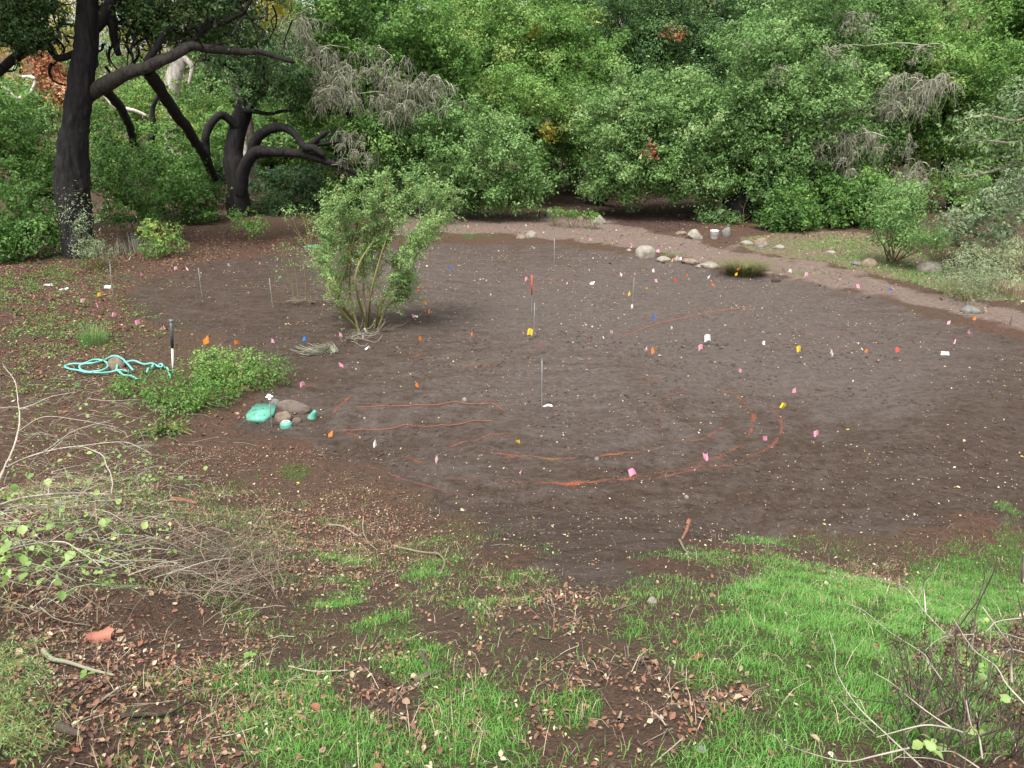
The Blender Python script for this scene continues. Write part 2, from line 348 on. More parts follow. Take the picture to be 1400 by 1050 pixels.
lit = mixc(n, ramp(n, n3, [(.45, (0, 0, 0)), (.7, (.8, .8, .8))]), lit, (.15, .085, .055))
lit = mixc(n, ramp(n, n4, [(.4, (0, 0, 0)), (.65, (1, 1, 1))]), lit, mixc(n, .5, lit, (.075, .06, .04)))
pth = ramp(n, n2, [(.25, (.085, .058, .046)), (.5, (.165, .122, .10)), (.78, (.25, .20, .168))])
pth = mixc(n, ramp(n, n3, [(.55, (0, 0, 0)), (.72, (.8, .8, .8))]), pth, (.24, .175, .14))
stp = ramp(n, n2, [(.3, (.085, .07, .04)), (.48, (.135, .12, .065)), (.6, (.18, .145, .105)), (.78, (.25, .205, .16))])
shdp = ramp(n, n2, [(.3, (.045, .026, .021)), (.7, (.095, .06, .05))])  # ground colour darkened for the shade under the oaks
grd = ramp(n, n2, [(.3, (.045, .045, .02)), (.7, (.08, .11, .032))])
def thr(nm, amt=.35, sc=n2):
    ad = N_(n, 'ShaderNodeMath', operation='MULTIPLY_ADD'); n.links.new(sc, ad.inputs[0]); ad.inputs[1].default_value = amt; n.links.new(att(nm), ad.inputs[2])
    return ramp(n, ad.outputs[0], [(.5 + amt * .5 - .18, (0, 0, 0)), (.5 + amt * .5 + .18, (1, 1, 1))])
c = mixc(n, thr('grassy'), lit, grd); c = mixc(n, thr('strip'), c, stp); c = mixc(n, thr('shadepath'), c, shdp)
c = mixc(n, thr('path'), c, pth); c = mixc(n, thr('dirt'), c, soil)
n.links.new(c, b.inputs['Base Color']); b.inputs['Roughness'].default_value = .95; b.inputs['Specular IOR Level'].default_value = .15
hsum = N_(n, 'ShaderNodeMath', operation='MULTIPLY_ADD'); n.links.new(n3, hsum.inputs[0]); hsum.inputs[1].default_value = .35; n.links.new(n2, hsum.inputs[2])
bump(n, hsum.outputs[0], 1.0, .10, b)
gm.materials.append(m)
ground = link('ground', gm); tag(ground, 'bare brown garden soil with leaf litter, path and grassy bank', kind='structure')
# height of the finished surface (nearest grid interpolation)
from mathutils.bvhtree import BVHTree
def gz(x, y):
    """height of the built ground sheet at (x,y) arrays: bilinear in the fan grid"""
    x = np.asarray(x, float); y = np.asarray(y, float)
    r = np.log(np.maximum(y + 8.5, 7.0) / 7.0) / math.log(60) * (NR - 1); r = np.clip(r, 0, NR - 1.001); r0 = r.astype(int); fr = r - r0
    q = np.clip(x / ((y + 8.5) * 1.45 + 3), -1, 1); cf = np.interp(q, u, np.arange(NC)); cf = np.clip(cf, 0, NC - 1.001); c0 = cf.astype(int); fc = cf - c0
    Z = zg.reshape(NR, NC)
    return (Z[r0, c0] * (1 - fr) + Z[r0 + 1, c0] * fr) * (1 - fc) + (Z[r0, c0 + 1] * (1 - fr) + Z[r0 + 1, c0 + 1] * fr) * fc
def gpt(px, py, dz=0):
    p = gp(px, py, dz); p[2] = float(gz(p[0], p[1])); return p

# ------------------------------------------------------------------ foliage builders
def leaves(Pn, Nn, L, Wd, tint, quad=False):
    """leaf faces at points Pn facing Nn; L, Wd per leaf -> verts, faces, tints"""
    n = len(Pn); t = R.normal(size=(n, 3)); t[:, 2] -= .5; t = norm(t - (t * Nn).sum(1, keepdims=True) * Nn); s_ = np.cross(Nn, t)
    L = np.broadcast_to(L, n)[:, None]; Wd = np.broadcast_to(Wd, n)[:, None]
    if quad:
        V = np.stack([Pn - t * L * .5, Pn + s_ * Wd * .5 + Nn * Wd * .15, Pn + t * L * .5, Pn - s_ * Wd * .5 + Nn * Wd * .15], 1); k = 4
    else:
        V = np.stack([Pn - t * L * .45 - s_ * Wd * .5, Pn - t * L * .45 + s_ * Wd * .5, Pn + t * L * .55], 1); k = 3
    return V.reshape(-1, 3), np.arange(n * k).reshape(n, k), np.repeat(tint, k)
def joint(parts):
    Vs, Fs, Ts, o = [], [], [], 0
    for V, Fq, T in parts:
        Vs.append(V); Fs.append(Fq + o); Ts.append(T); o += len(V)
    return np.concatenate(Vs), Fs, np.concatenate(Ts)
def crown(lobes, clump=.5, leaf=.105, dens=1.0, droop=.75, tint0=.45, quad=False, back=.45, core=True, spray=0.0, lw=.62):
    """lobes: rows (x,y,z,rx,ry,rz). Uneven sub-lobes stud every large lobe, leaf clumps of mixed size stud the sub-lobes and
    bigger leaves fill the inside; small lobes carry the clumps themselves."""
    out = []
    for (cx, cy, cz, rx, ry, rz) in lobes:
        c0 = np.array([cx, cy, cz]); r0 = np.array([rx, ry, rz]); mr = r0.mean()
        area = 4 * math.pi * (((rx * ry) ** 1.6 + (rx * rz) ** 1.6 + (ry * rz) ** 1.6) / 3) ** (1 / 1.6)
        big = mr > .85
        if big:
            ns = int(np.clip(15 + area * .12, 15, 30)); D0 = norm(R.normal(size=(ns, 3)) + np.array([0, -.35, .15]))
            sr = mr * np.exp(R.normal(-1.15, .34, ns)); sc = c0 + D0 * r0 * (R.uniform(.5, 1.02, ns))[:, None]
            xn = 9; Dx = norm(R.normal(size=(xn, 3)) + np.array([0, -.3, -.05])); sr = np.append(sr, mr * R.uniform(.12, .22, xn)); sc = np.vstack([sc, c0 + Dx * r0 * R.uniform(1.0, 1.28, xn)[:, None]]); ns += xn
            wts = sr ** 2 / (sr ** 2).sum()
        else:
            ns = 1; sr = np.array([1.0]); sc = c0[None]; wts = np.array([1.0])
        tot = max(6, int(area / (math.pi * clump ** 2) * (2.1 if big else 2.0) * dens))
        if big: clump_ = clump * .72; tot = int(tot * 1.42)
        else: clump_ = clump
        st = R.normal(0, .15, ns)
        for q in range(ns):
            nc = max(4, int(tot * wts[q])); rr = np.array([1, 1, .8]) * sr[q] if big else r0; c = sc[q]
            D = norm(R.normal(size=(nc * 2, 3)))
            keep = (R.random(len(D)) < np.where(D[:, 1] > .35, back, 1)) & (R.random(len(D)) < np.where(D[:, 2] < -.6, .5, 1)); D = D[keep][:nc]
            if not len(D): continue
            nz = vnoise(D * 2.6 + c * .7, 3)
            rad = (.6 + .6 * nz) * (1 - .3 * R.random(len(D)) ** 2)
            Cp = c + D * rr * rad[:, None]
            cr = clump_ * np.exp(R.normal(-.1, .42, len(D))); m = np.maximum(6, (88 * dens * (cr / .5) ** 2 * (.12 / leaf) ** 1.3)).astype(int)
            ct = tint0 + st[q] + R.normal(0, .11, len(D)) + .2 * (vnoise(Cp * .45, 77) - .5) * 2
            k = np.repeat(np.arange(len(D)), m); nl = len(k)
            U = norm(R.normal(size=(nl, 3)) + .6 * D[k] + np.array([0, -.1, .35]))
            rr2 = cr[k] * (R.random(nl) ** .6) * (1 + spray * R.random(nl)) * (1 + .9 * (R.random(nl) < .09))
            Pn = Cp[k] + U * rr2[:, None] * np.array([1, 1, droop])
            Nn = norm(U * 1.0 + .62 * R.normal(size=(nl, 3)) + np.array([0, 0, .45]))
            ls = leaf * np.exp(R.normal(0, .28, nl))
            out.append(leaves(Pn, Nn, ls, ls * lw, np.clip(ct[k] + R.normal(0, .10, nl), .02, .97 + .03 * (R.random(nl) < .5)), quad))
        if core:
            q = int(area * 5); Dq = norm(R.normal(size=(q, 3))); Pq = c0 + Dq * r0 * (.15 + .6 * R.random(q)[:, None])
            out.append(leaves(Pq, norm(R.normal(size=(q, 3))), leaf * 2.6, leaf * 2.2, np.clip(R.normal(.3, .1, q), 0, 1)))
    return joint(out)
def lobe(px, py, rx, ry, depth, sq=1.0):
    c = at(px, py, depth); k = math.sqrt(c[0] ** 2 + c[1] ** 2 + (c[2] - CAMZ) ** 2) / F
    a, b_ = rx * k, ry * k
    return (c[0], c[1], c[2], a, max(.6, .5 * (a + b_)) * sq, b_)
def dead_twigs(specs):
    """hanging grey dead sprays: specs rows (px, py_top, py_bottom, width_px, depth, n)"""
    P, r, big = [], [], 2.0 if len(specs) > 8 and specs[0][0] < 500 else 1.45
    for px, y0, y1, wd, dep, nn in specs:
        a, b_ = at(px, y0, dep), at(px, y1, dep); k = dep / F * 1.03; h = a[2] - b_[2]; W = wd * k
        # a few pale limbs the sprays hang from
        for q in range(3):
            p0 = a + np.array([R.normal(0, W * .25), .5, -.1 * h]); p1 = a + np.array([R.normal(0, W * .45), -.3 + R.normal(0, .3), R.uniform(-.35, .12) * h])
            P.append(smoothline([p0, (p0 + p1) / 2 + np.array([0, -.2, .12 * h]), p1], 6)); r.append(np.linspace(.035, .012, 6))
        hub = a + np.stack([R.normal(0, W * .36, 26), R.normal(-.1, .4, 26), R.uniform(-.62, .10, 26) * h], -1)
        for q in range(int(nn * big)):
            hb = hub[R.integers(26)]; ang = R.normal(0, .8); L = h * R.uniform(.2, .8) * R.uniform(.5, 1)
            v = np.array([math.sin(ang) * .8, R.normal(0, .4), R.uniform(-.5, .5)]); tt = np.linspace(0, 1, 6)[:, None]
            pl = hb + v * L * .55 * tt + np.array([0, 0, -1.]) * L * R.uniform(.25, .8) * tt ** 2 + R.normal(0, .022, (6, 3)) * np.linspace(.4, 2.6, 6)[:, None]
            P.append(pl); r.append(np.linspace(.012, .007, 6))
    V, Q = tubes(np.array(P), np.array(r), 3)
    t = np.repeat(np.clip(R.normal(.5, .25, len(P)), 0, 1), 6 * 3)
    return mesh('dead_twigs', V, Q, M['deadtwig'], t)
def limb_mesh(name, pts, r0, r1, mat, k=26, sides=12, wob=.12, pw=.8):
    P = smoothline(pts, k); L = np.linalg.norm(np.diff(P, axis=0), axis=1).sum()
    P = P + (np.stack([vnoise(P * 1.1 + 9 * q, 5) for q in range(3)], -1) - .5) * wob * min(1, L / 4) * (np.linspace(0, 1, k)[:, None] ** .5) + (np.stack([vnoise(P * 3.1 + 9 * q, 6) for q in range(3)], -1) - .5) * min(.5 * wob, r0 * .9) * (np.linspace(0, 1, k)[:, None] ** .5)
    rad = r1 + (r0 - r1) * (1 - np.linspace(0, 1, k)) ** pw
    V, Q = tubes(P[None], rad[None], sides)
    c = np.repeat(P, sides, 0); dv = V - c; f = 1 + .55 * (fbm(V * np.array([2.2, 2.2, 1.6]), 3, 11) - .5) + (.12 * (vnoise(V * np.array([9, 9, 4.]), 12) - .5) if r0 > .1 else 0)
    V = c + dv * f[:, None]
    cap = np.array([[0, 0, 0]]); tipi = (k - 1) * sides + np.arange(sides)
    V = np.vstack([V, P[-1] + (P[-1] - P[-2]) * .3]); tri = np.stack([tipi, np.roll(tipi, -1), np.full(sides, len(V) - 1)], -1)
    return mesh(name, V, [Q, tri], mat, None, True)
def offs(me, loc):
    v = np.empty(len(me.vertices) * 3, np.float32); me.vertices.foreach_get('co', v); v = v.reshape(-1, 3) - np.asarray(loc, np.float32)
    me.vertices.foreach_set('co', v.ravel()); me.update(); return me
def add_part(root, name, me):
    return link(name, offs(me, root.location), root)
def grow(root, name, lobes, mat, **kw):
    V, Fs, T = crown(lobes, **kw)
    by = {}
    for f in Fs: by.setdefault(f.shape[1], []).append(f)
    return add_part(root, name, mesh(name, V, [np.concatenate(v) for v in by.values()], mat, T))
def trunk_to(root, base, top, r0, r1, mat, mid=None, name='trunk', k=26, wob=.2, sides=12):
    """trunk with a flared foot"""
    pts = [base - np.array([0, 0, .3])] + ([np.asarray(mid)] if mid is not None else []) + [np.asarray(top)]
    return add_part(root, name, limb_mesh(name, pts, r0, r1, mat, k, sides, wob))
def tree(name, label, base, lobes, mat, bark='bark', r0=.3, dead=None, limbs=True, group=None, lean=None, cat='tree', **kw):
    """base (px, depth): trunk foot on the ground; lobes in (px,py,rx,ry,depth)"""
    b0 = at(base[0], 300, base[1]); b0[2] = float(gz(b0[0], b0[1]))
    t = thing(name, label, cat, b0, group)
    LB = [lobe(*q) for q in lobes]; ctr = np.mean([q[:3] for q in LB], 0)
    top = b0 * .45 + ctr * .55 if lean is None else np.asarray(lean)
    top[2] = max(top[2], b0[2] + 1.0)
    trunk_to(t, b0, top, r0, r0 * .62, M[bark], wob=.25)
    if limbs:
        for q in LB[:7]:
            c = np.array(q[:3]); c1 = top * .5 + c * .5 + np.array([0, 0, .25])
            add_part(t, 'limb', limb_mesh('limb', [top - (top - b0) * .08, c1, c], r0 * .5, .03, M[bark], 14, 7, .3))
    grow(t, 'crown', LB, M[mat], **kw)
    if dead: add_part(t, 'dead_twigs', dead_twigs(dead))
    return t

# ------------------------------------------------------------------ the wood behind the clearing
G_BACK = 'green oaks at the edge of the wood'
tree('oak_tree', 'oak hung with many grey dead twigs, just behind the willow bush', (500, 40),
     [(480, 25, 60, 60, 39), (555, 55, 65, 65, 39), (420, 60, 40, 45, 39), (520, 110, 50, 45, 38.4), (495, 212, 45, 36, 39.8), (530, 195, 55, 50, 38), (600, 95, 40, 55, 39.5), (440, 150, 45, 30, 38.5), (505, 255, 45, 28, 39.5)],
     'oak', r0=.34, dens=.85, leaf=.115,
     dead=[(415, 20, 95, 40, 37.2, 190), (440, 70, 150, 45, 37, 200), (470, 95, 165, 50, 36.6, 240), (445, 120, 165, 35, 36.6, 150), (540, 80, 140, 40, 36.7, 150), (560, 105, 185, 45, 36.6, 190), (590, 110, 165, 45, 36.8, 170), (540, 130, 180, 40, 36.4, 130), (490, 185, 240, 40, 35.8, 110), (510, 60, 120, 40, 36.8, 90)])
tree('oak_tree', 'low dense oak with rounded grey-green mounds left of the thin wooden post', (650, 40),
     [(620, 200, 70, 48, 37.5), (690, 222, 58, 48, 37), (560, 225, 42, 42, 38), (722, 250, 30, 30, 36.8), (615, 250, 55, 30, 36.6), (665, 262, 50, 22, 36.8)], 'oak_grey', r0=.25, clump=.5, leaf=.105)
tree('oak_tree', 'tall bright green oak rising behind the low dense oak', (690, 45),
     [(640, 105, 75, 55, 42), (725, 50, 60, 60, 44), (705, 150, 70, 45, 41), (780, 70, 62, 50, 44), (805, 125, 55, 42, 42), (755, 190, 45, 45, 41.5), (640, 35, 60, 45, 44), (600, 150, 45, 45, 41)], 'oak', r0=.35, tint0=.6, clump=.55)
tree('oak_tree', 'broad pale green oak overhanging the shaded path, with a red dead leaf bunch', (802, 42.5),
     [(850, 160, 62, 48, 38), (925, 155, 68, 46, 38), (890, 205, 70, 42, 37.3), (965, 215, 48, 45, 37.8), (848, 222, 36, 30, 37.4), (985, 160, 40, 40, 38.5), (905, 248, 60, 22, 37.6), (850, 248, 40, 20, 38), (965, 255, 45, 18, 37.4)], 'oak_grey', r0=.33, tint0=.55, clump=.55)
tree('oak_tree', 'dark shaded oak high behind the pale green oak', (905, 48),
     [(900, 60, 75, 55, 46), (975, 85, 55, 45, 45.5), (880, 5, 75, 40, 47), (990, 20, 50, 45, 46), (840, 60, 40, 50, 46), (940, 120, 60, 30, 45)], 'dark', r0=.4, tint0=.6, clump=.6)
b0 = at(1003, 300, 37.2)
tree('oak_tree', 'large grey-green oak on a thick dark leaning trunk, standing behind the grey stones', (1003, 37.2),
     [(1060, 65, 70, 60, 39), (1025, 135, 62, 50, 37.2), (1095, 150, 66, 55, 37), (1065, 205, 62, 42, 36.6), (1130, 45, 60, 55, 40), (1150, 120, 40, 55, 38), (1120, 225, 50, 30, 37), (1195, 30, 50, 50, 41), (1180, 110, 35, 50, 39.5), (1015, 205, 40, 35, 37), (1165, 200, 50, 50, 38), (1050, 245, 45, 22, 36.4)],
     'oak_grey', r0=.85, lean=at(1035, 200, 37.8), tint0=.5, leaf=.11,
     dead=[(1142, 65, 112, 32, 36.4, 120), (1135, 140, 195, 28, 35.8, 110), (1172, 20, 60, 30, 38, 130), (1150, 185, 265, 45, 35.6, 260), (1185, 175, 230, 50, 35.6, 230), (1165, 140, 165, 30, 35.8, 60), (1110, 190, 230, 30, 35.6, 90), (1060, 90, 130, 30, 36.4, 50), (1030, 60, 85, 30, 36.6, 40), (1195, 130, 160, 30, 36.6, 40)])
tree('oak_tree', 'oak with the broadest curtain of grey dead twigs, beside the silver-leaved tree', (1306, 40),
     [(1250, 85, 58, 45, 40), (1300, 100, 45, 52, 39), (1230, 55, 40, 38, 41), (1322, 155, 36, 45, 39), (1280, 205, 50, 45, 39.4), (1230, 200, 40, 40, 40), (1255, 150, 45, 40, 39.5)], 'oak', r0=.28, tint0=.55,
     dead=[(1250, 108, 185, 55, 36.9, 420), (1275, 105, 150, 45, 37, 180), (1225, 120, 180, 35, 37.2, 150), (1252, 222, 268, 38, 36.6, 230), (1265, 60, 100, 50, 37.6, 80), (1240, 195, 225, 20, 37, 60)])
G_FAR = 'trees far back in the wood'
far = [(380, 54, 'bright', 'yellow-green tree glimpsed between the arched black limbs'), (500, 58, 'oak', 'tree hidden behind the oak with hanging grey twigs'), (640, 56, 'oak', 'green tree far back above the low dense oak'),
       (770, 57, 'bright', 'light green tree far back, top centre of the wood'), (880, 60, 'oak', 'tree far back behind the dark shaded oak'), (1020, 58, 'oak', 'tree far back above the thick leaning trunk'),
       (1150, 57, 'oak_grey', 'grey-green tree far back above the large oak'), (1390, 47, 'oak', 'dark green tree far back at the right margin')]
for px, dep, mt, lb in far:
    lbs = [(px + R.normal(0, 20), 40, 70, 55, dep), (px - 50, 95, 60, 50, dep), (px + 55, 90, 60, 50, dep), (px, 150, 70, 50, dep - 1), (px + 20, -10, 60, 40, dep), (px - 40, 200, 60, 40, dep - 1), (px + 50, 205, 60, 40, dep - 1)]
    if px == 380: lbs = [(340, 185, 60, 40, dep), (425, 190, 50, 40, dep), (270, 200, 50, 40, dep), (385, 215, 60, 40, dep), (425, 120, 40, 30, dep)]
    tree('forest_tree', lb, (px, dep), lbs, mt, r0=.35, dens=.6, leaf=.17, clump=.75, group=G_FAR, limbs=False, core=True, tint0=.65 if mt == 'bright' else .45)
for px, dep, mt, lb, lbs, dn in ((60, 58, 'yellow', 'thin yellowing tree far behind, left of the big oak trunk', [(20, 60, 50, 40, 58), (75, 40, 50, 40, 58), (50, 105, 50, 30, 57), (0, 20, 50, 40, 58)], .3), (200, 62, 'willow', 'pale yellow-green tree far behind the fork of the big oak', [(160, 60, 50, 40, 62), (215, 90, 45, 35, 61), (190, 30, 50, 35, 62), (150, 110, 45, 30, 60), (235, 45, 40, 35, 62)], .42),
        (300, 60, 'oak_grey', 'dull olive tree far behind the second oak', [(285, 110, 45, 35, 60), (330, 60, 45, 40, 61), (290, 40, 45, 40, 61), (255, 140, 45, 25, 58), (370, 30, 40, 40, 60), (340, 150, 40, 25, 58)], .6), (20, 50, 'oak_grey', 'olive bushes on the slope at the left margin', [(0, 130, 50, 30, 48), (55, 150, 40, 25, 47), (100, 160, 40, 25, 48), (90, 110, 25, 20, 50)], .6),
        (1300, 60, 'oak', 'olive tree high on the slope behind the dark trunk, top right', [(1250, 15, 40, 30, 60), (1335, 5, 40, 25, 58), (1350, 60, 40, 30, 56), (1260, 60, 40, 30, 58)], .6),
        (425, 56, 'willow', 'light green tree far behind, between the two dark crowns', [(400, 40, 40, 35, 57), (440, 90, 35, 35, 56), (410, 160, 40, 25, 55), (360, 190, 40, 20, 52)], .5)):
    tree('forest_tree', lb, (px, dep), lbs, mt, r0=.28, dens=dn, leaf=.16, clump=.6, group=G_FAR, limbs=True, core=mt == 'oak_grey', tint0=.6)
# dark trunk and bare pale limb at the top right
t = thing('dead_tree', 'dark trunk with a bare pale dead limb on the litter slope', 'tree', gpt(1296, 110))
bb = Vector(t.location); bb = np.array(bb); dpt = bb[1]
trunk_to(t, bb, at(1290, -30, dpt), .28, .16, M['bark'])
for pts in ([(1292, 20), (1265, 15), (1230, 12)], [(1292, 45), (1283, 30), (1275, 10), (1262, -5)], [(1296, 40), (1320, 15), (1345, 8)]):
    add_part(t, 'limb', limb_mesh('limb', [at(x, y, dpt - .3) for x, y in pts], .10, .03, M['sycamore'] if pts[1][0] == 1283 else M['bark'], 12, 6, .3))
# silver-leaved tree reaching in from the right, nearer than the wood
t = thing('silver_tree', 'silver-leaved tree reaching in with loose glossy sprays beside the pale thicket', 'tree', np.append(at(1520, 330, 25)[:2], 0))
bz = np.array(t.location); bz[2] = float(gz(bz[0], bz[1])); t.location = bz
trunk_to(t, bz, bz + np.array([-.6, 0, 4.5]), .22, .12, M['bark_brown'])
tp = bz + np.array([-.5, 0, 3.6]); LBS = []
for pts in ([(1440, 150), (1390, 165), (1345, 158), (1315, 165)], [(1440, 190), (1380, 195), (1340, 190), (1310, 200)], [(1440, 220), (1370, 230), (1330, 240), (1300, 235)], [(1430, 140), (1400, 140), (1375, 135)], [(1440, 255), (1390, 262), (1350, 275)], [(1440, 205), (1400, 212), (1355, 215)]):
    P = [tp] + [at(x, y, 24.2 + R.normal(0, .5)) for x, y in pts]
    add_part(t, 'limb', limb_mesh('limb', P, .06, .012, M['deadtwig'] if len(pts) == 3 else M['wood'], 22, 6, .15))
    SL = smoothline(P, 40)[12:]
    for q in SL[::2]: LBS.append((q[0] + R.normal(0, .1), q[1] + R.normal(0, .2), q[2] + R.normal(0, .15), .42, .4, .28))
grow(t, 'crown', LBS, M['silver'], clump=.26, leaf=.13, dens=.24, quad=True, core=False, lw=.34, spray=.7, tint0=.32)

# low shrubs at the wood's edge
def bush(name, label, lobes, mat, base=None, nst=9, group=None, sr=.018, **kw):
    LB = [lobe(*q) for q in lobes]; c = np.mean([q[:3] for q in LB], 0)
    bx = at(base[0], base[1], 1)[:2] if False else None
    p0 = gpt(*base) if base else np.array([c[0], c[1], float(gz(c[0], c[1]))])
    t = thing(name, label, 'shrub', p0, group)
    P = []
    for q in range(nst):
        l = LB[q % len(LB)]; e = np.array(l[:3]) + R.normal(0, .4, 3) * np.array(l[3:]) * .8
        P.append(smoothline([p0 + np.array([R.normal(0, .12), R.normal(0, .12), -.1]), (p0 + e) / 2 + R.normal(0, .12, 3), e], 8))
    V, Q = tubes(np.array(P), np.linspace(sr, sr * .3, 8)[None], 4)
    add_part(t, 'stems', mesh('stems', V, Q, M['stem'], None, True))
    grow(t, 'foliage', LB, M[mat], **kw); return t
SB = dict(clump=.32, leaf=.11)
bush('green_shrub', 'bright green leafy shrub just right of the thick leaning trunk', [(1078, 285, 32, 28, 34.2), (1060, 300, 25, 18, 34), (1095, 300, 25, 18, 34)], 'bright', tint0=.5, **SB)
bush('green_shrub', 'dark green shrub under the large oak with the hanging grey twigs', [(1125, 275, 40, 30, 35.5), (1150, 290, 40, 20, 35), (1110, 250, 40, 20, 36)], 'bright', tint0=.32, **SB)
bush('green_shrub', 'rounded green shrub on red litter, left of the small leaning tree', [(1180, 270, 35, 32, 35), (1205, 285, 30, 22, 34.6)], 'bright', tint0=.45, **SB)
bush('green_shrub', 'shrub at the foot of the thick leaning trunk', [(985, 296, 22, 14, 36), (1045, 265, 22, 30, 36.5)], 'dark', tint0=.6, **SB)
bush('green_shrub', 'yellow-green shrub below the silver-leaved tree', [(1330, 262, 26, 30, 33), (1350, 285, 25, 22, 32)], 'bright', tint0=.7, dens=.7, **SB)
bush('green_shrub', 'thin green thicket on the right slope above the pale mounds', [(1330, 320, 40, 22, 27), (1375, 300, 40, 30, 27), (1400, 270, 40, 30, 29), (1300, 300, 14, 18, 27)], 'sage', tint0=.5, dens=.6, core=False, **SB)
bush('green_shrub', 'small leaning tree with feathery crown beside the path stones', [(1225, 290, 30, 30, 26.5), (1250, 320, 32, 20, 26.2), (1215, 318, 25, 16, 26.6), (1235, 268, 18, 18, 26.6), (1262, 335, 24, 10, 26)], 'willow', base=(1221, 358), nst=10, sr=.03, clump=.26, leaf=.09, dens=.95, core=False, tint0=.42, spray=.6, lw=.4)
bush('pale_shrub', 'pale blue-green feathery mound at the right edge', [(1385, 365, 40, 18, 23), (1350, 360, 30, 12, 23.3), (1410, 350, 30, 18, 23.5), (1330, 352, 26, 9, 23.4), (1395, 340, 30, 14, 24), (1370, 385, 26, 10, 22.4)], 'mint', clump=.2, leaf=.085, dens=.7, tint0=.5, lw=.22, spray=.5, core=False)
bush('pale_shrub', 'loose greyish shrub growing over the pale boulder by the path', [(1310, 375, 30, 25, 22.5), (1290, 385, 22, 16, 22.2), (1330, 395, 24, 14, 21.8), (1345, 375, 26, 16, 22.4), (1318, 410, 20, 12, 21.2)], 'sage', nst=40, sr=.01, clump=.2, leaf=.055, dens=.5, tint0=.35, core=False, spray=.6, lw=.35)
for lb, l, mt, t0 in (
    ('dark green bush at the left margin by the oak trunk', [(25, 285, 45, 40, 28.5), (10, 330, 35, 22, 27.5), (50, 310, 25, 20, 28.3)], 'bright', .25),
    ('soft green bush filling the left margin behind the oak trunk', [(20, 205, 50, 55, 33), (60, 235, 40, 50, 34), (0, 160, 40, 35, 34)], 'oak', .4),
    ('tall green thicket just right of the big oak trunk', [(165, 215, 34, 30, 36), (160, 255, 40, 38, 33), (195, 280, 40, 25, 32)], 'oak', .36),
    ('green thicket in the middle, under the long oak limb', [(215, 225, 45, 35, 37), (240, 262, 45, 32, 35), (275, 276, 34, 22, 36), (262, 225, 30, 25, 39)], 'oak', .3),
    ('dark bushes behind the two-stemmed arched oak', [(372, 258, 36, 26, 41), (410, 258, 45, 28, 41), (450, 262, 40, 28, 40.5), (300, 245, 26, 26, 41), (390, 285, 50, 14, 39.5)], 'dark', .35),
    ('added dark-leaved thicket filling the shaded gap behind the path under the pale green oak', [(760, 235, 45, 35, 47), (830, 250, 40, 28, 48), (930, 255, 50, 28, 48), (1000, 250, 45, 30, 46), (700, 250, 40, 26, 45), (880, 225, 60, 30, 49)], 'dark', .3),  # dark bushes added to darken the gap behind the path
    ('yellow-green bush far behind the long oak limb', [(130, 150, 40, 30, 46), (190, 165, 45, 35, 46), (250, 185, 40, 30, 46), (300, 190, 30, 30, 45), (215, 130, 30, 20, 48)], 'bright', .72)):
    bush('thicket_bush', lb, l, mt, group='bushes under the left oaks', tint0=t0, clump=.38, leaf=.10, nst=8, dens=.9)
bush('low_shrub', 'yellow-green broadleaf shrub right of the big oak trunk', [(215, 320, 18, 18, 28.5), (235, 335, 20, 12, 28), (205, 342, 16, 8, 27.6)], 'bright', clump=.2, leaf=.10, dens=.55, tint0=.75, core=False)
bush('low_shrub', 'small green shrub on red litter, left of the willow bush', [(335, 300, 22, 15, 31.5), (350, 310, 16, 10, 31)], 'oak', clump=.2, leaf=.08, dens=.6, tint0=.5, core=False)
bush('sage_bush', 'grey-green feathery bush at the foot of the big oak', [(125, 320, 18, 22, 26), (145, 345, 20, 12, 25.6), (115, 340, 14, 14, 25.8)], 'sage', nst=24, sr=.012, clump=.17, leaf=.07, dens=.6, tint0=.45, lw=.3, spray=.7, core=False)
bush('low_shrub', 'sparse yellow-green seedling left of the willow bush', [(400, 290, 30, 10, 30), (440, 300, 20, 8, 29.6)], 'willow', clump=.18, leaf=.07, dens=.35, tint0=.6, core=False)
bush('dead_bush', 'rust-brown dead bush seen past the left of the big oak trunk', [(70, 100, 25, 20, 42), (85, 130, 18, 20, 41)], 'deadleaf', clump=.35, leaf=.12, dens=.8, tint0=.6)
# low plants by the stones behind the path
for px, py, lb in ((760, 291, 'tiny green plant right of the grey stone by the thin post'), (783, 293, 'tiny green plant left of the small dark stone behind the path'), (806, 294, 'tiny green plant left of the wedge-shaped boulder')):
    bush('ground_plant', lb, [(px, py, 11, 5, 34 + (294 - py) * .3)], 'bright', clump=.14, leaf=.07, dens=.6, core=False, group='small plants behind the path', tint0=.6, nst=5)
# red bunch of dead leaves and yellow flecks in the pale oak
for px, py, rx, ry, dp, mt, lb in ((888, 207, 8, 10, 35.4, 'deadleaf', 'rusty bunch of dead leaves hanging in the pale green oak'), (748, 178, 8, 10, 39.5, 'yellow', 'orange-tan dead leaf bunch in the tall bright oak'),
                              (730, 42, 8, 10, 42, 'yellow', 'yellowish leaf bunch high in the tall bright oak'), (920, 45, 14, 10, 43.4, 'deadleaf', 'brown dead leaves in the dark shaded oak')):
    t = thing('leaf_bunch', lb, 'dead leaves', at(px, py, dp)); grow(t, 'dead_leaves', [lobe(px, py, rx, ry, dp)], M[mt], clump=.2, leaf=.14, dens=.6, core=False, tint0=.6)
    c = at(px, py - ry, dp); V, Q = tubes(np.array([[c + np.array([R.normal(0, .1), R.normal(0, .05), .25]), c, c - np.array([R.normal(0, .15), 0, .3])] for _ in range(10)]), .008); add_part(t, 'twig', mesh('twig', V, Q, M['deadtwig'], np.full(len(V), .6)))

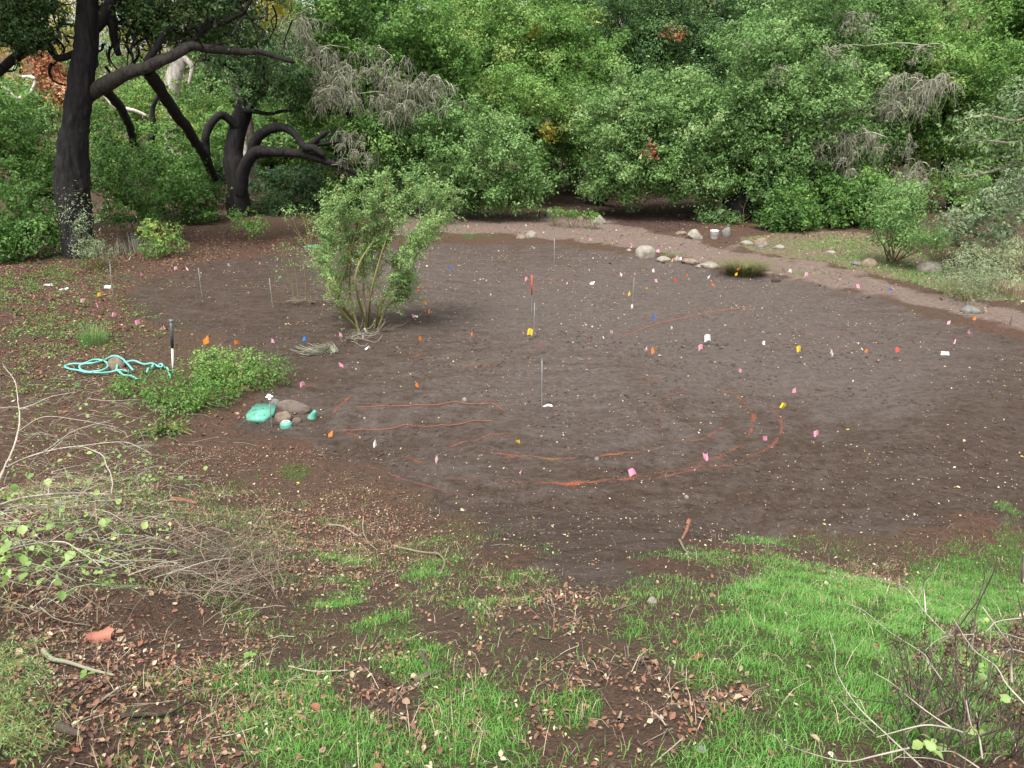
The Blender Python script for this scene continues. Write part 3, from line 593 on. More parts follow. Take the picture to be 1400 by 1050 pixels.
# ------------------------------------------------------------------ big oaks on the left
base = gpt(112, 352)
oak = thing('oak_tree', 'big black-barked oak with a tall bare trunk at the left', 'tree', base)
D0 = base[1]
pts = [base - np.array([0, 0, .4]), at(104, 300, D0), at(99, 250, D0), at(102, 190, D0), at(109, 130, D0), at(116, 70, D0), at(119, 20, D0), at(118, -40, D0)]
P = smoothline(pts, 150); rp = np.interp(np.linspace(0, 1, 150), [0, .12, .28, .45, .62, .8, 1], [.60, .50, .56, .44, .40, .37, .34])
V, Q = tubes(P[None], rp[None], 56); c = np.repeat(P, 56, 0); V = c + (V - c) * (1 + .34 * (fbm(V * np.array([1.2, 1.2, .6]), 3, 21) - .5) + .42 * (np.abs(vnoise(V * np.array([8, 8, 1.6]) + 2.5 * fbm(V * 2, 2, 3)[:, None], 22) - .5) - .25) + .06 * (vnoise(V * np.array([16, 16, 5]), 24) - .5))[:, None]
add_part(oak, 'trunk', mesh('trunk', V, Q, M['bark'], None, True))
for pts, r0, r1, mt in (
    ([(108, 135, .3), (128, 124, .1), (165, 103, -.3), (200, 92, -.4), (240, 72, -.2), (262, 62, 0), (290, 66, .3), (325, 72, .8), (360, 72, 1.2), (402, 85, 1.6)], .26, .07, 'bark_limb'),
    ([(200, 95, -.3), (212, 112, .6), (230, 140, 2.2), (250, 168, 4.2), (268, 196, 6.2), (282, 215, 8.0), (291, 245, 9.5)], .21, .19, 'bark'),
    ([(118, 48, .3), (135, 28, .2), (150, 10, .3), (170, -20, .4)], .24, .2, 'bark'),
    ([(150, 18, .3), (155, 45, .5), (162, 75, .8)], .17, .10, 'bark'),
    ([(108, 70, 0), (80, 80, .4), (62, 60, .6), (35, 70, .5), (0, 95, .4), (-30, 120, .2)], .1, .17, 'bark'),
    ([(30, 72, .5), (22, 45, .5), (18, 15, .4), (10, -20, .2)], .12, .1, 'bark'),
    ([(200, 85, -.2), (215, 62, 0), (230, 40, .2), (250, 48, .6)], .12, .05, 'bark'),
    ([(140, 120, .2), (158, 138, 2.5), (172, 160, 5.5), (180, 182, 8.5), (184, 200, 10)], .17, .15, 'bark'),
    ([(172, -5, .4), (200, 12, .6), (240, 20, 1)], .08, .03, 'bark'),
    ([(260, 64, 0), (280, 40, .4), (330, 20, .8), (345, -10, 1)], .09, .05, 'bark')):
    add_part(oak, 'limb', limb_mesh('limb', [at(x, y, D0 + dz) for x, y, dz in pts], r0, r1, M[mt], 34, 12, .16, 1.0))
grow(oak, 'crown', [lobe(*q) for q in [(30, 25, 45, 25, 28), (10, 55, 30, 22, 28), (55, 48, 28, 14, 28.4), (225, 22, 45, 22, 29), (290, 35, 45, 28, 29.6), (265, 5, 50, 20, 29), (345, 60, 40, 16, 30), (330, 30, 30, 22, 30), (365, 92, 34, 14, 30.5), (185, 40, 28, 14, 29.6), (245, 48, 36, 12, 29.4), (305, 62, 30, 10, 29.8), (165, 12, 30, 16, 29), (60, 15, 30, 18, 28), (0, 5, 40, 25, 27.5),
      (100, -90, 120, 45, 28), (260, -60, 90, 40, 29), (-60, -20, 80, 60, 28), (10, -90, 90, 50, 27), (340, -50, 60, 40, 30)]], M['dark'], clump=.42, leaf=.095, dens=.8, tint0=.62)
P = []
for q in range(150):
    x, y = R.uniform(-20, 400), R.uniform(-60, 95); dz = R.uniform(-.6, 1.4); a_ = R.normal(-.4, 1.2); l = R.uniform(18, 60)
    if 95 < x < 140: x += 45
    pts = [(x, y)]; 
    for z in range(4): a_ += R.normal(0, .55); pts.append((pts[-1][0] + math.cos(a_) * l / 4, pts[-1][1] + math.sin(a_) * l / 4))
    P.append(smoothline([at(u0, u1, D0 + dz + .3 * z) for z, (u0, u1) in enumerate(pts)], 12))
V, Q = tubes(np.array(P), np.linspace(1, .3, 12)[None] * R.uniform(.02, .06, len(P))[:, None], 4); add_part(oak, 'branchlets', mesh('branchlets', V, Q, M['bark'], None, True))
b2 = at(326, 290, 37.5); b2[2] = float(gz(b2[0], b2[1]))
oak2 = thing('oak_tree', 'smaller black oak with two stems and snaking arched limbs', 'tree', b2); D2 = b2[1]
add_part(oak2, 'trunk', limb_mesh('trunk', [b2 - np.array([0, 0, .3]), at(322, 240, D2), at(320, 210, D2 + .2), at(327, 170, D2 + .3), at(338, 140, D2 + .3), at(350, 118, D2 + .3)], .50, .33, M['bark'], 30, 14, .15))
for pts, r0, r1 in (
    ([(328, 264, -.2), (333, 235, -.4), (346, 212, -.7), (368, 208, -1.0), (400, 210, -1.2), (430, 216, -1.3), (466, 228, -1.4), (490, 240, -1.4)], .34, .09),
    ([(342, 216, -.5), (350, 192, -.7), (366, 178, -1), (385, 174, -1.2), (402, 184, -1.3), (416, 201, -1.4), (430, 203, -1.5), (444, 214, -1.5)], .23, .13),
    ([(418, 202, -1.3), (435, 190, -1.4), (448, 180, -1.5)], .16, .08),
    ([(425, 200, -1.3), (445, 196, -1.4), (475, 192, -1.5)], .12, .06),
    ([(325, 175, .1), (305, 158, -.3), (288, 170, -.6), (281, 190, -.7), (284, 214, -.6)], .2, .15),
    ([(330, 150, .1), (350, 152, -.3), (368, 155, -.5), (398, 151, -.7)], .13, .05),
    ([(338, 140, .2), (330, 110, 0), (310, 85, -.2), (285, 72, -.4)], .2, .13),
    ([(348, 122, .2), (370, 100, 0), (400, 88, -.3)], .2, .1)):
    add_part(oak2, 'limb', limb_mesh('limb', [at(x, y, D2 + dz) for x, y, dz in pts], r0, r1, M['bark'], 30, 11, .12, 1.0))
grow(oak2, 'crown', [lobe(*q) for q in [(345, 100, 36, 16, 36.6), (380, 115, 36, 24, 36.6), (352, 130, 30, 14, 36.8), (400, 95, 34, 26, 37), (310, 80, 30, 16, 37), (418, 150, 20, 11, 37.2), (465, 186, 20, 10, 37)]], M['dark'], clump=.4, leaf=.10, dens=.75, tint0=.55)
# black stub, grey leaning trunk, pale sycamores, fallen white trunk
def stub(name, label, pts, r0, r1, mat, cat='trunk'):
    P = [at(*p) for p in pts]; b_ = P[0].copy(); b_[2] = float(gz(b_[0], b_[1])); P = [b_ - np.array([0, 0, .2])] + P
    t = thing(name, label, cat, b_); add_part(t, 'trunk', limb_mesh('trunk', P, r0, r1, M[mat], 26, 10, .15)); return t
stub('tree_stem', 'crooked thin black stem in the thicket below the long oak limb', [(208, 200, 38), (211, 180, 38), (207, 155, 38), (212, 140, 38), (218, 128, 38)], .17, .08, 'bark', 'tree')
t = stub('sycamore_tree', 'white-barked sycamore trunk standing in the far wood', [(235, 190, 52), (236, 165, 52), (231, 140, 52), (238, 105, 52), (247, 75, 52), (254, 40, 52), (262, 0, 52), (266, -60, 52)], .62, .25, 'sycamore', 'tree')
for pts in ([(240, 100), (225, 60), (205, 30), (190, -20)], [(246, 75), (262, 90), (258, 115)], [(252, 50), (275, 30), (300, -10)]):
    add_part(t, 'limb', limb_mesh('limb', [at(x, y, 51.8) for x, y in pts], .2, .08, M['sycamore'], 14, 7, .2))
grow(t, 'crown', [lobe(*q) for q in [(170, 10, 60, 30, 52), (225, -10, 60, 35, 52), (120, 30, 60, 35, 53), (300, -30, 60, 40, 52), (210, 60, 40, 20, 52), (75, 15, 40, 25, 53)]], M['yellow'], clump=.6, leaf=.16, dens=.22, core=False, tint0=.5)
t = stub('sycamore_tree', 'slim pale sycamore trunk behind the second oak', [(328, 150, 50), (329, 110, 50), (330, 60, 50), (334, 0, 50), (330, -60, 50)], .2, .12, 'sycamore', 'tree')
grow(t, 'crown', [lobe(*q) for q in [(345, 10, 50, 25, 50), (390, -10, 50, 30, 50), (310, -30, 50, 30, 50)]], M['yellow'], clump=.6, leaf=.16, dens=.25, core=False, tint0=.45)
stub('sycamore_tree', 'pale sycamore trunk at the top centre behind the tall bright oak', [(847, 60, 50), (848, 30, 50), (850, 0, 50), (853, -60, 50)], .3, .2, 'sycamore', 'tree')
stub('tree_stem', 'grey-green leaning trunk right of the white sycamore', [(340, 170, 47), (322, 120, 47), (310, 98, 47), (297, 75, 47), (285, 50, 47)], .26, .16, 'bark_brown', 'tree')
for lb, pts, r0, r1 in (('fallen white limb lying across the thicket right of the big oak trunk', [(142, 128, 40), (158, 146, 40), (180, 150, 40), (200, 158, 40.2)], .13, .08), ('bare bent white limb left of the big oak trunk', [(8, 118, 40), (20, 134, 40), (40, 130, 40), (48, 108, 40), (30, 106, 40)], .11, .06)):
    P = [at(*p) for p in pts]; t = thing('fallen_limb', lb, 'limb', P[0]); add_part(t, 'limb', limb_mesh('limb', P, r0, r1, M['sycamore'], 18, 7, .1))

# ------------------------------------------------------------------ objects standing on the clearing
def ico(sub=2):
    t = (1 + 5 ** .5) / 2
    v = [(-1, t, 0), (1, t, 0), (-1, -t, 0), (1, -t, 0), (0, -1, t), (0, 1, t), (0, -1, -t), (0, 1, -t), (t, 0, -1), (t, 0, 1), (-t, 0, -1), (-t, 0, 1)]
    f = [(0, 11, 5), (0, 5, 1), (0, 1, 7), (0, 7, 10), (0, 10, 11), (1, 5, 9), (5, 11, 4), (11, 10, 2), (10, 7, 6), (7, 1, 8), (3, 9, 4), (3, 4, 2), (3, 2, 6), (3, 6, 8), (3, 8, 9), (4, 9, 5), (2, 4, 11), (6, 2, 10), (8, 6, 7), (9, 8, 1)]
    v = [np.array(q, float) / np.linalg.norm(q) for q in v]
    for _ in range(sub):
        mid, nf = {}, []
        def mp(a, b_):
            k = (min(a, b_), max(a, b_))
            if k not in mid:
                q = v[a] + v[b_]; v.append(q / np.linalg.norm(q)); mid[k] = len(v) - 1
            return mid[k]
        for a, b_, c in f:
            x, y, z = mp(a, b_), mp(b_, c), mp(c, a); nf += [(a, x, z), (b_, y, x), (c, z, y), (x, y, z)]
        f = nf
    return np.array(v), np.array(f)
IV, IF = ico(3); IV2, IF2 = ico(2); IV1, IF1 = ico(1)
def rock(label, px, py, wpx, hpx, mat='rock', seed=0, name='boulder', flat=1.0, group=None, dy=None, rz=None, ang=.5, cat='rock'):
    """px,py: middle of the foot line in the photograph; wpx,hpx its size there"""
    p = gpt(px, py); k = math.dist(p, (0, 0, CAMZ)) / F; a = wpx * k / 2; hgt = hpx * k * (.85 if wpx < 27 else 1)
    P = (IV if wpx > 15 else IV2).copy(); nrm = norm(R.normal(size=(9, 3))); cut = R.uniform(.62, .95, 9)
    for q in range(9):                                              # split faces, then worn by noise
        e = P @ nrm[q] - cut[q]; P = P - np.maximum(e, 0)[:, None] * nrm[q] * (.85 * ang + .1)
    P = P * (1 + .30 * (fbm(P * 1.6 + seed * 3.1, 3, seed) - .5) + .07 * (vnoise(P * 6 + seed, seed) - .5))[:, None]
    P[:, 2] = np.where(P[:, 2] < -.3, -.3 + .3 * (P[:, 2] + .3), P[:, 2])
    P = (P - P.min(0)) / (P.max(0) - P.min(0)) - np.array([.5, .5, .22])
    P = P * np.array([2 * a, 2 * a * (dy or .8), hgt * 1.28])
    o = link(name, mesh(name, P, IF if wpx > 15 else IF2, M[mat], None, True), None, p + np.array([0, a * .4, 0])); o.rotation_euler[2] = R.uniform(-.3, .3) if rz is None else rz
    return tag(o, label, cat, group)
GS = 'stones edging the path'
rock('largest round pale boulder at the near edge of the path', 883, 350, 28, 16, 'rock', 1, group=GS, ang=.3)
rock('flat grey stone touching the right of the round boulder', 908, 356, 20, 8, 'rock', 2, group=GS)
rock('small pale stone under the white and pink flags at the path edge', 926, 357, 12, 6, 'rock', 3, group=GS)
rock('long tan slab on the path edge, right of the pink and white flags', 945, 361, 24, 8, 'rock_tan', 4, group=GS)
rock('pale slab sticking out at the path edge, left of the rush tuft', 972, 366, 26, 8, 'rock', 5, group=GS)
rock('small low stone in front of the slab left of the rush tuft', 958, 365, 14, 4, 'rock', 6, group=GS)
rock('grey stone at the right foot of the rush tuft', 1032, 376, 14, 9, 'rock_dark', 7, group=GS)
rock('low mossy stone right of the rush tuft', 1048, 375, 22, 6, 'rock_tan', 8, group=GS)
rock('small pale stone left of the round boulder', 860, 344, 7, 4, 'rock', 9, group=GS)
rock('split angular pale boulder left of the white pail', 951, 327, 22, 15, 'rock', 10, ang=.9)
rock('dark upright angular stone right of the white pail', 993, 323, 13, 14, 'rock_dark', 11, ang=.9)
rock('flat brown stone at the left foot of the angular boulder', 932, 321, 16, 5, 'rock_tan', 12)
rock('pale flat stone on the far side of the path, left of the tan boulder', 1022, 335, 18, 6, 'rock', 13)
rock('tan rounded boulder on the far side of the path', 1043, 337, 22, 13, 'rock_tan', 14, ang=.4)
rock('small grey stone in front of the tan rounded boulder', 1040, 338, 10, 5, 'rock_dark', 15)
rock('low pale stone at the grass edge right of the tan boulder', 1066, 340, 14, 6, 'rock', 16)
rock('wedge-shaped pale tan boulder beneath the pale green oak', 818, 306, 22, 14, 'rock', 17, ang=.8)
rock('small dark stone left of the wedge-shaped boulder', 793, 302, 10, 8, 'rock_tan', 18)
rock('grey stone just right of the thin wooden post', 751, 296, 13, 9, 'rock_dark', 19)
rock('small stone left of the thin wooden post', 692, 292, 9, 6, 'rock_tan', 20)
rock('pointed tan stone at the end of the mossy grass strip', 726, 325, 16, 11, 'rock', 21, ang=.8)
rock('brown stone left of the pointed tan stone', 712, 326, 14, 6, 'rock_tan', 22)
rock('tan oval boulder on the green strip beyond the path', 1190, 364, 22, 11, 'rock_tan', 23, ang=.3)
rock('small white stone on the green strip', 1137, 347, 13, 3.5, 'rock', 24)
rock('low stone left of the tan oval boulder', 1173, 362, 14, 5, 'rock_dark', 25)
rock('pale rounded boulder half hidden by the greyish shrub', 1272, 372, 28, 13, 'rock', 26, ang=.3)
rock('dark lump of soil at the plot edge right of the rush tuft', 1062, 383, 12, 8, 'clod', 27, name='soil_lump', cat='soil')
rock('pale stone half buried at the foot of the greyish shrub', 1328, 428, 22, 9, 'rock_dark', 28)
rock('brown boulder in the loops of the teal hose', 156, 504, 22, 17, 'rock_tan', 29, ang=.3)
GV = 'stones round the teal lids'
rock('long brown stone behind the other stones by the teal lids', 398, 562, 52, 15, 'rock_soil', 30, group=GV, dy=.45)
rock('rounded stone right of the riser pipe', 386, 572, 22, 13, 'rock_tan', 31, group=GV, ang=.3)
rock('small stone at the right front of the stones by the teal lids', 405, 574, 13, 9, 'rock_soil', 32, group=GV)
rock('small dark stone behind the riser pipe', 376, 552, 12, 8, 'rock_dark', 33, group=GV)
rock('pale stone on bare soil at the edge of the near grass', 891, 822, 13, 9, 'rock', 34, name='stone', ang=.9)
rock('pale stone lying in the near grass', 960, 1027, 13, 9, 'rock_dark', 35, name='stone', ang=.7)
rock('small round grey stone near the end of the upper string', 635, 545, 7, 5, 'rock', 36, name='stone')
rock('small grey pebble on the soil below the inner orange line', 816, 627, 7, 5, 'rock_dark', 37, name='stone')
rock('white pebble on the soil near the red wood splinter', 939, 680, 6, 5, 'rock', 38, name='stone')

def rod(label, px, y0, y1, dia, mat, name='stake', cat='stake', px1=None, extra=None, group=None):
    """upright rod: top y0, foot y1 in the photograph"""
    p = gpt(px, y1); top = at(px1 if px1 is not None else px, y0, p[1]); t = thing(name, label, cat, p, group); v = top - p
    dia *= .72; V, Q = tubes(np.array([[[0, 0, -.2], v * .5, v]]), dia / 2, 8); cap = np.arange(len(V) - 8, len(V))[None]
    add = mesh('rod', V, [Q, np.concatenate([cap[:, :4], cap[:, 4:]]) if False else np.stack([cap[0, [0, 1, 2, 3]], cap[0, [0, 3, 4, 7]], cap[0, [4, 5, 6, 7]]])], M[mat])
    link('rod', add, t)
    for nm, f0, f1, d2, m2 in extra or []:
        V, Q = tubes(np.array([[v * f0, v * (f0 + f1) / 2, v * f1]]), d2 * .38, 8); c = np.arange(len(V) - 8, len(V)); c0 = np.arange(8)
        link(nm, mesh(nm, V, [Q, np.stack([c[[0, 1, 2, 3]], c[[0, 3, 4, 7]], c[[4, 5, 6, 7]], c0[[3, 2, 1, 0]], c0[[7, 4, 3, 0]], c0[[7, 6, 5, 4]]])], M[m2]), t)
    return t
GP = 'steel stakes in the plot'
rod('steel stake nearest the middle of the plot, with a white scrap at its foot', 741, 490, 553, .03, 'steel', group=GP, extra=[('cap', .985, 1.0, .045, 'steel')])
rod('steel stake at the far edge of the plot, near the pointed stone', 758, 325, 358, .04, 'steel', group=GP)
rod('tall steel stake with an orange-red painted top half', 727, 377, 425, .035, 'steel', group=GP, extra=[('painted_top', .48, 1.01, .05, 'red')])
rod('thin dark stake just behind the yellow flag', 730, 414, 457, .03, 'steel', group=GP, px1=731)
rod('thin stake with a pale tag at its foot, right of the middle of the plot', 864, 379, 421, .022, 'steel', group=GP, px1=867, extra=[('tag', .02, .16, .07, 'white')])
rod('leaning grey stake at the left edge beside the big oak litter', 154, 358, 404, .035, 'steel', group=GP, px1=150, extra=[('cap', .97, 1.0, .06, 'steel')])
rod('leaning stake on bare soil right of the pink flags, left part of the plot', 276, 366, 403, .03, 'steel', group=GP, px1=271)
rod('slightly leaning stake left of the willow bush seedling', 373, 380, 419, .03, 'steel', group=GP, px1=368)
rod('thick dark-sleeved steel pipe stake behind the low green mound', 237, 437, 513, .04, 'steel', group=GP, px1=234, extra=[('sleeve', .5, .97, .085, 'darksteel'), ('cap', .965, 1.0, .10, 'steel'), ('shaft', .0, .5, .06, 'valve_white')])
rod('dark thin stake at the far right edge of the plot', 1380, 428, 446, .03, 'darksteel', px1=1385)
rod('thin red-brown wooden post at the far side of the path', 738, 268, 298, .09, 'bark_brown', name='post', cat='post')
rod('pale wooden stake with a small crosspiece behind the willow bush', 574, 271, 299, .06, 'wood', name='post', cat='post', extra=[('crosspiece', .97, 1.03, .16, 'wood')])
# white pail on the litter by the stones
p = gpt(976, 327); t = thing('pail', 'small white pail between the angular boulder and the dark stone', 'pail', p)
an = np.arange(20) * math.pi / 10; prof = [(.10, 0), (.115, .0), (.14, .27), (.148, .28), (.148, .30), (.135, .30), (.12, .05)]
V = np.array([[r * math.cos(a), r * math.sin(a), z] for r, z in prof for a in an]); i_ = np.arange(len(prof) * 20).reshape(-1, 20); j_ = np.roll(i_, -1, 1)
link('body', mesh('body', V * 1.15, [np.stack([i_[:-1], j_[:-1], j_[1:], i_[1:]], -1).reshape(-1, 4)], M['valve_white'], None, True), t)
V, Q = tubes(np.array([[[.148 * math.cos(a), -.148 * math.sin(a) * .9, .28 - .12 * math.sin(a)] for a in np.linspace(0, math.pi, 12)]]), .006, 5); link('handle', mesh('handle', V * 1.15, Q, M['steel']), t)

# marker flags: a wire and a small plastic sheet
SHEETS = []
for q in range(5):
    u_, v_ = np.meshgrid(np.linspace(0, 1, 5), np.linspace(0, 1, 5)); ww = .085 * (1 - (.55 if q in (1, 3) else .15) * v_ * 0); sag = [.0, .05, .02, .08, .035][q]
    X = u_ * [.07, .05, .09, .045, .08][q]; Z = -v_ * .085 - sag * u_ ** 1.3 - .012 * np.sin(u_ * 4 + q); Y = .018 * np.sin(u_ * 5 + q * 1.7) * (1 + v_) + .02 * v_ * u_
    taper = 1 - [.1, .55, .0, .6, .35][q] * u_; Z = -.04 + (Z + .04) * taper
    V = np.stack([X, Y, Z], -1).reshape(-1, 3); ii = np.arange(25).reshape(5, 5); Qf = np.stack([ii[:-1, :-1], ii[:-1, 1:], ii[1:, 1:], ii[1:, :-1]], -1).reshape(-1, 4)
    SHEETS.append((V, Qf))
FM = {}
def flag(px, py, colour, label, size=1.0, h=.27):
    """px,py: middle of the sheet in the photograph"""
    p = gp(px, py, h - .04); p[2] = float(gz(p[0], p[1])); q = int(R.integers(5)); key = (q, colour)
    t = thing('marker_flag', label, 'flag', p, 'marker flags in the plot')
    if key not in FM: FM[key] = mesh('sheet', *SHEETS[q], M[colour], None, True)
    if 'wire' not in FM:
        V, Q = tubes(np.array([[[0, 0, -.12], [.002, 0, .5], [0, 0, 1.0]]]), .0016, 4); FM['wire'] = mesh('wire', V, Q, M['darksteel'])
    wr = link('wire', FM['wire'], t); wr.scale = (1, 1, h); wr.rotation_euler = (R.normal(0, .06), R.normal(0, .06), 0)
    sh = link('sheet', FM[key], t, (0, 0, h)); sh.rotation_euler = (R.normal(0, .15), R.normal(0, .2), R.choice([0, math.pi]) + R.normal(0, .5)); sh.scale = (size * .92, size * 1.05, size * 1.15)
    return t
for row in (
    (193, 374, 'pink', 'pink flag right of the leaning stake by the big oak', 1.2), (242, 365, 'pale_pink', 'left one of two pale flags close together at the plot edge behind the leaning stake'), (254, 366, 'pale_pink', 'right one of two pale flags close together behind the leaning stake'),
    (311, 359, 'pale_pink', 'whitish pink flag on the far left edge of the plot below the yellow-green shrub'), (111, 410, 'pale_pink', 'palest pink flag, farthest left, in the weeds'), (131, 416, 'pink', 'small pink flag in weeds below the white card'),
    (154, 429, 'pink', 'pink flag in the weeds left of the plot, second up from the hose stake'), (184, 439, 'pink', 'pink flag midway between the weeds and the sleeved stake', 1.2), (224, 448, 'pink', 'pink flag just left of the sleeved stake'),
    (138, 402, 'yellow_f', 'yellow flag by the foot of the leaning stake near the oak'), (285, 461, 'orange', 'largest orange flag, right of the sleeved stake', 1.7), (320, 467, 'orange', 'small orange-yellow flag behind the low green mound'),
    (355, 357, 'pink', 'pink flag left of the seedling, on the far left plot edge'), (377, 360, 'pale_pink', 'pale flag beside the seedling leaves'), (417, 459, 'blue', 'blue flag on the soil above the pale twig bundle'),
    (372, 462, 'pink', 'pink flag above the right end of the low green mound'), (465, 453, 'pink', 'pink flag at the left foot of the willow bush'), (495, 455, 'pink', 'pink flag at the right foot of the willow bush'), (497, 447, 'white', 'white flag at the foot of the willow bush'),
    (463, 496, 'pink', 'pink flag below the pale twig bundle'), (416, 521, 'pink', 'pink flag right of the low green mound'), (574, 386, 'yellow_f', 'upper yellow flag right of the willow bush'), (569, 394, 'red', 'small red flag under the upper yellow flag'),
    (581, 411, 'yellow_f', 'lower yellow flag right of the willow bush'), (585, 422, 'orange', 'orange flag just below the lower yellow flag right of the willow'), (563, 429, 'pink', 'pink flag with a white strip, right of the willow bush'),
    (646, 452, 'orange', 'orange flag alone left of the yellow flag and dark stake'), (572, 461, 'orange', 'orange flag right of the willow foot'), (614, 362, 'blue', 'small blue flag near the far edge of the plot'), (570, 521, 'orange', 'small orange flag above the upper string'),
    (806, 327, 'pink', 'leftmost of three pink flags along the near edge of the path'), (836, 332, 'pink', 'middle one of three pink flags along the near edge of the path'), (862, 334, 'pink', 'pink flag just left of the round boulder'), (902, 342, 'pink', 'pink flag behind the right side of the round boulder'),
    (924, 350, 'pink', 'pink flag beside the white flag over the path stones'), (931, 351, 'white', 'white flag over the path stones', 1.2), (920, 354, 'yellow_f', 'yellow flag low among the path stones'), (893, 365, 'white', 'white flag on the soil in front of the round boulder', 1.3),
    (848, 371, 'pale_pink', 'pale narrow flag left of two pinks below the round boulder'), (868, 371, 'pink', 'pink flag below the round boulder'), (898, 380, 'pink', 'pink flag left of the red-orange flag'), (922, 379, 'red', 'red-orange flag on the soil below the path stones'),
    (939, 374, 'orange', 'orange flag close below the long tan slab'), (972, 374, 'white', 'white flag left of the rush tuft', 1.3), (1012, 368, 'orange', 'orange flag stuck in the rush tuft', 1.1), (1008, 371, 'yellow_f', 'yellowish flag at the left foot of the rush tuft'),
    (973, 386, 'orange', 'tiny orange flag below the white flag by the rush tuft'), (777, 384, 'pink', 'pink flag alone right of the red-topped stake'), (882, 389, 'yellow_f', 'yellow flag right of the thin stake with a tag', 1.1), (861, 398, 'yellow_f', 'yellow flag just left of the thin stake with a tag'),
    (852, 397, 'pink', 'pink flag left of the yellow flag by the tagged stake'), (721, 378, 'pink', 'pink flag left of the red-topped stake'), (729, 449, 'yellow_f', 'yellow flag hanging at the thin dark stake', 1.5), (893, 430, 'blue', 'blue flag in the middle of the plot'),
    (917, 445, 'white', 'narrow white strip flag right of the blue flag'), (971, 455, 'white', 'white triangular flag beyond the bright orange one', 1.5), (961, 471, 'pink', 'pink flag below the white triangular flag', 1.2), (885, 472, 'pale_pink', 'pale flag touching the bright orange flag'),
    (892, 474, 'orange', 'bright orange flag in the middle of the plot', 1.5), (838, 449, 'pale_pink', 'pale pink flag left of the long straight string'), (1045, 465, 'white', 'white curled flag left of the right yellow flag'), (1012, 502, 'pink', 'thin pink flag right of the middle stake'),
    (1079, 369, 'pale_pink', 'pale flag on the path beyond the soil lump'), (1105, 374, 'pink', 'pink flag on the path, left of the square pink and blue ones'), (1174, 390, 'pink', 'square pink flag on the path edge left of the blue flag', 1.2), (1215, 393, 'blue', 'blue flag on the near edge of the path at the right', 1.3),
    (1333, 434, 'orange', 'orange flag below the half-buried stone at the right'), (1296, 437, 'pale_pink', 'pale pink flag on a leaning reddish wire at the right'), (1325, 448, 'pink', 'bright pink flag at the far right of the plot', 1.4), (1306, 461, 'pink', 'reddish pink flag above the white card frame', 1.1),
    (1089, 471, 'yellow_f', 'yellow flag, left end of the row of four on the right', 1.3), (1136, 477, 'white', 'white flag between the yellow and the orange ones on the right', 1.1), (1186, 475, 'orange', 'left orange flag of the right-hand row'), (1230, 475, 'red', 'red-orange flag, right end of the right-hand row'),
    (1087, 529, 'pink', 'pink flag above the small upright yellow flag', 1.1), (1070, 550, 'yellow_f', 'narrow upright yellow flag at the right end of the orange arc', 1.1), (1112, 589, 'pink', 'square pink flag right of the orange arc'), (1043, 595, 'pink', 'pink flag on the outer orange arc at its right'),
    (967, 620, 'pink', 'pink flag inside the lower right of the orange arc', 1.1), (858, 642, 'pink', 'pink flag at the heavy orange paint stretch', 1.1), (513, 599, 'white', 'tall white flag at the lower left of the arc', 1.2), (597, 620, 'pale_pink', 'white and pink flag on the lower left soil', 1.1),
    (455, 592, 'orange', 'orange flag near the round teal lid', .9), (714, 637, 'pink', 'pink flag lying low left of the heavy orange paint', .9, .06), (705, 603, 'yellow_f', 'yellow flag fallen flat inside the arc', 1.0, .05), (221, 298, 'orange', 'orange flag in the yellow-green shrub by the oak'),
    (407, 441, 'red', 'red flag fallen on soil left of the willow bush', .7, .05)):
    flag(*row)
def card(label, px, py, w_, h_, name='paper_scrap', cat='scrap', mat='white', flat=True, rot=None):
    p = gpt(px, py); k = math.dist(p, (0, 0, CAMZ)) / F; w_, h_ = w_ * k / 2, h_ * k / (1 if not flat else .6) / 2
    u_, v_ = np.meshgrid(np.linspace(-1, 1, 5), np.linspace(-1, 1, 4)); Z = .02 + .012 * np.sin(3 * u_ + px) + .01 * v_ * u_
    V = np.stack([u_ * w_ * (1 - .15 * v_), v_ * h_, Z + (0 if flat else 0)], -1).reshape(-1, 3); ii = np.arange(20).reshape(4, 5); Qf = np.stack([ii[:-1, :-1], ii[:-1, 1:], ii[1:, 1:], ii[1:, :-1]], -1).reshape(-1, 4)
    V = np.concatenate([V, V - np.array([0, 0, .006])]); Qf = np.concatenate([Qf, Qf[:, ::-1] + 20])
    o = link(name, mesh(name, V, Qf, M[mat]), None, p); o.rotation_euler[2] = R.uniform(-.5, .5) if rot is None else rot; o.rotation_euler[0] = .15 if flat else .9
    return tag(o, label, cat)
card('white card leaning by the foot of the stake near the oak', 147, 394, 9, 7, flat=False); card('white scrap lying in the weeds left of the white card', 88, 396, 9, 4); card('pale scrap at the far left of the weeds', 66, 390, 9, 3)
card('white scrap at the foot of the middle stake', 749, 552, 13, 3, rot=.1); card('white curled scrap on the soil right of the pink flag', 810, 386, 5, 6); card('white rectangular frame of card on the right of the plot', 1292, 483, 9, 7, flat=False)
card('teal scrap of plastic behind the seedling', 426, 337, 17, 8, mat='lid'); card('white scrap beside the teal plastic behind the seedling', 440, 341, 7, 3); card('white strip on soil right of the pink flag by the willow', 568, 431, 7, 2.5); card('pale scrap below the pink flags at the willow foot', 502, 474, 2.5, 6)
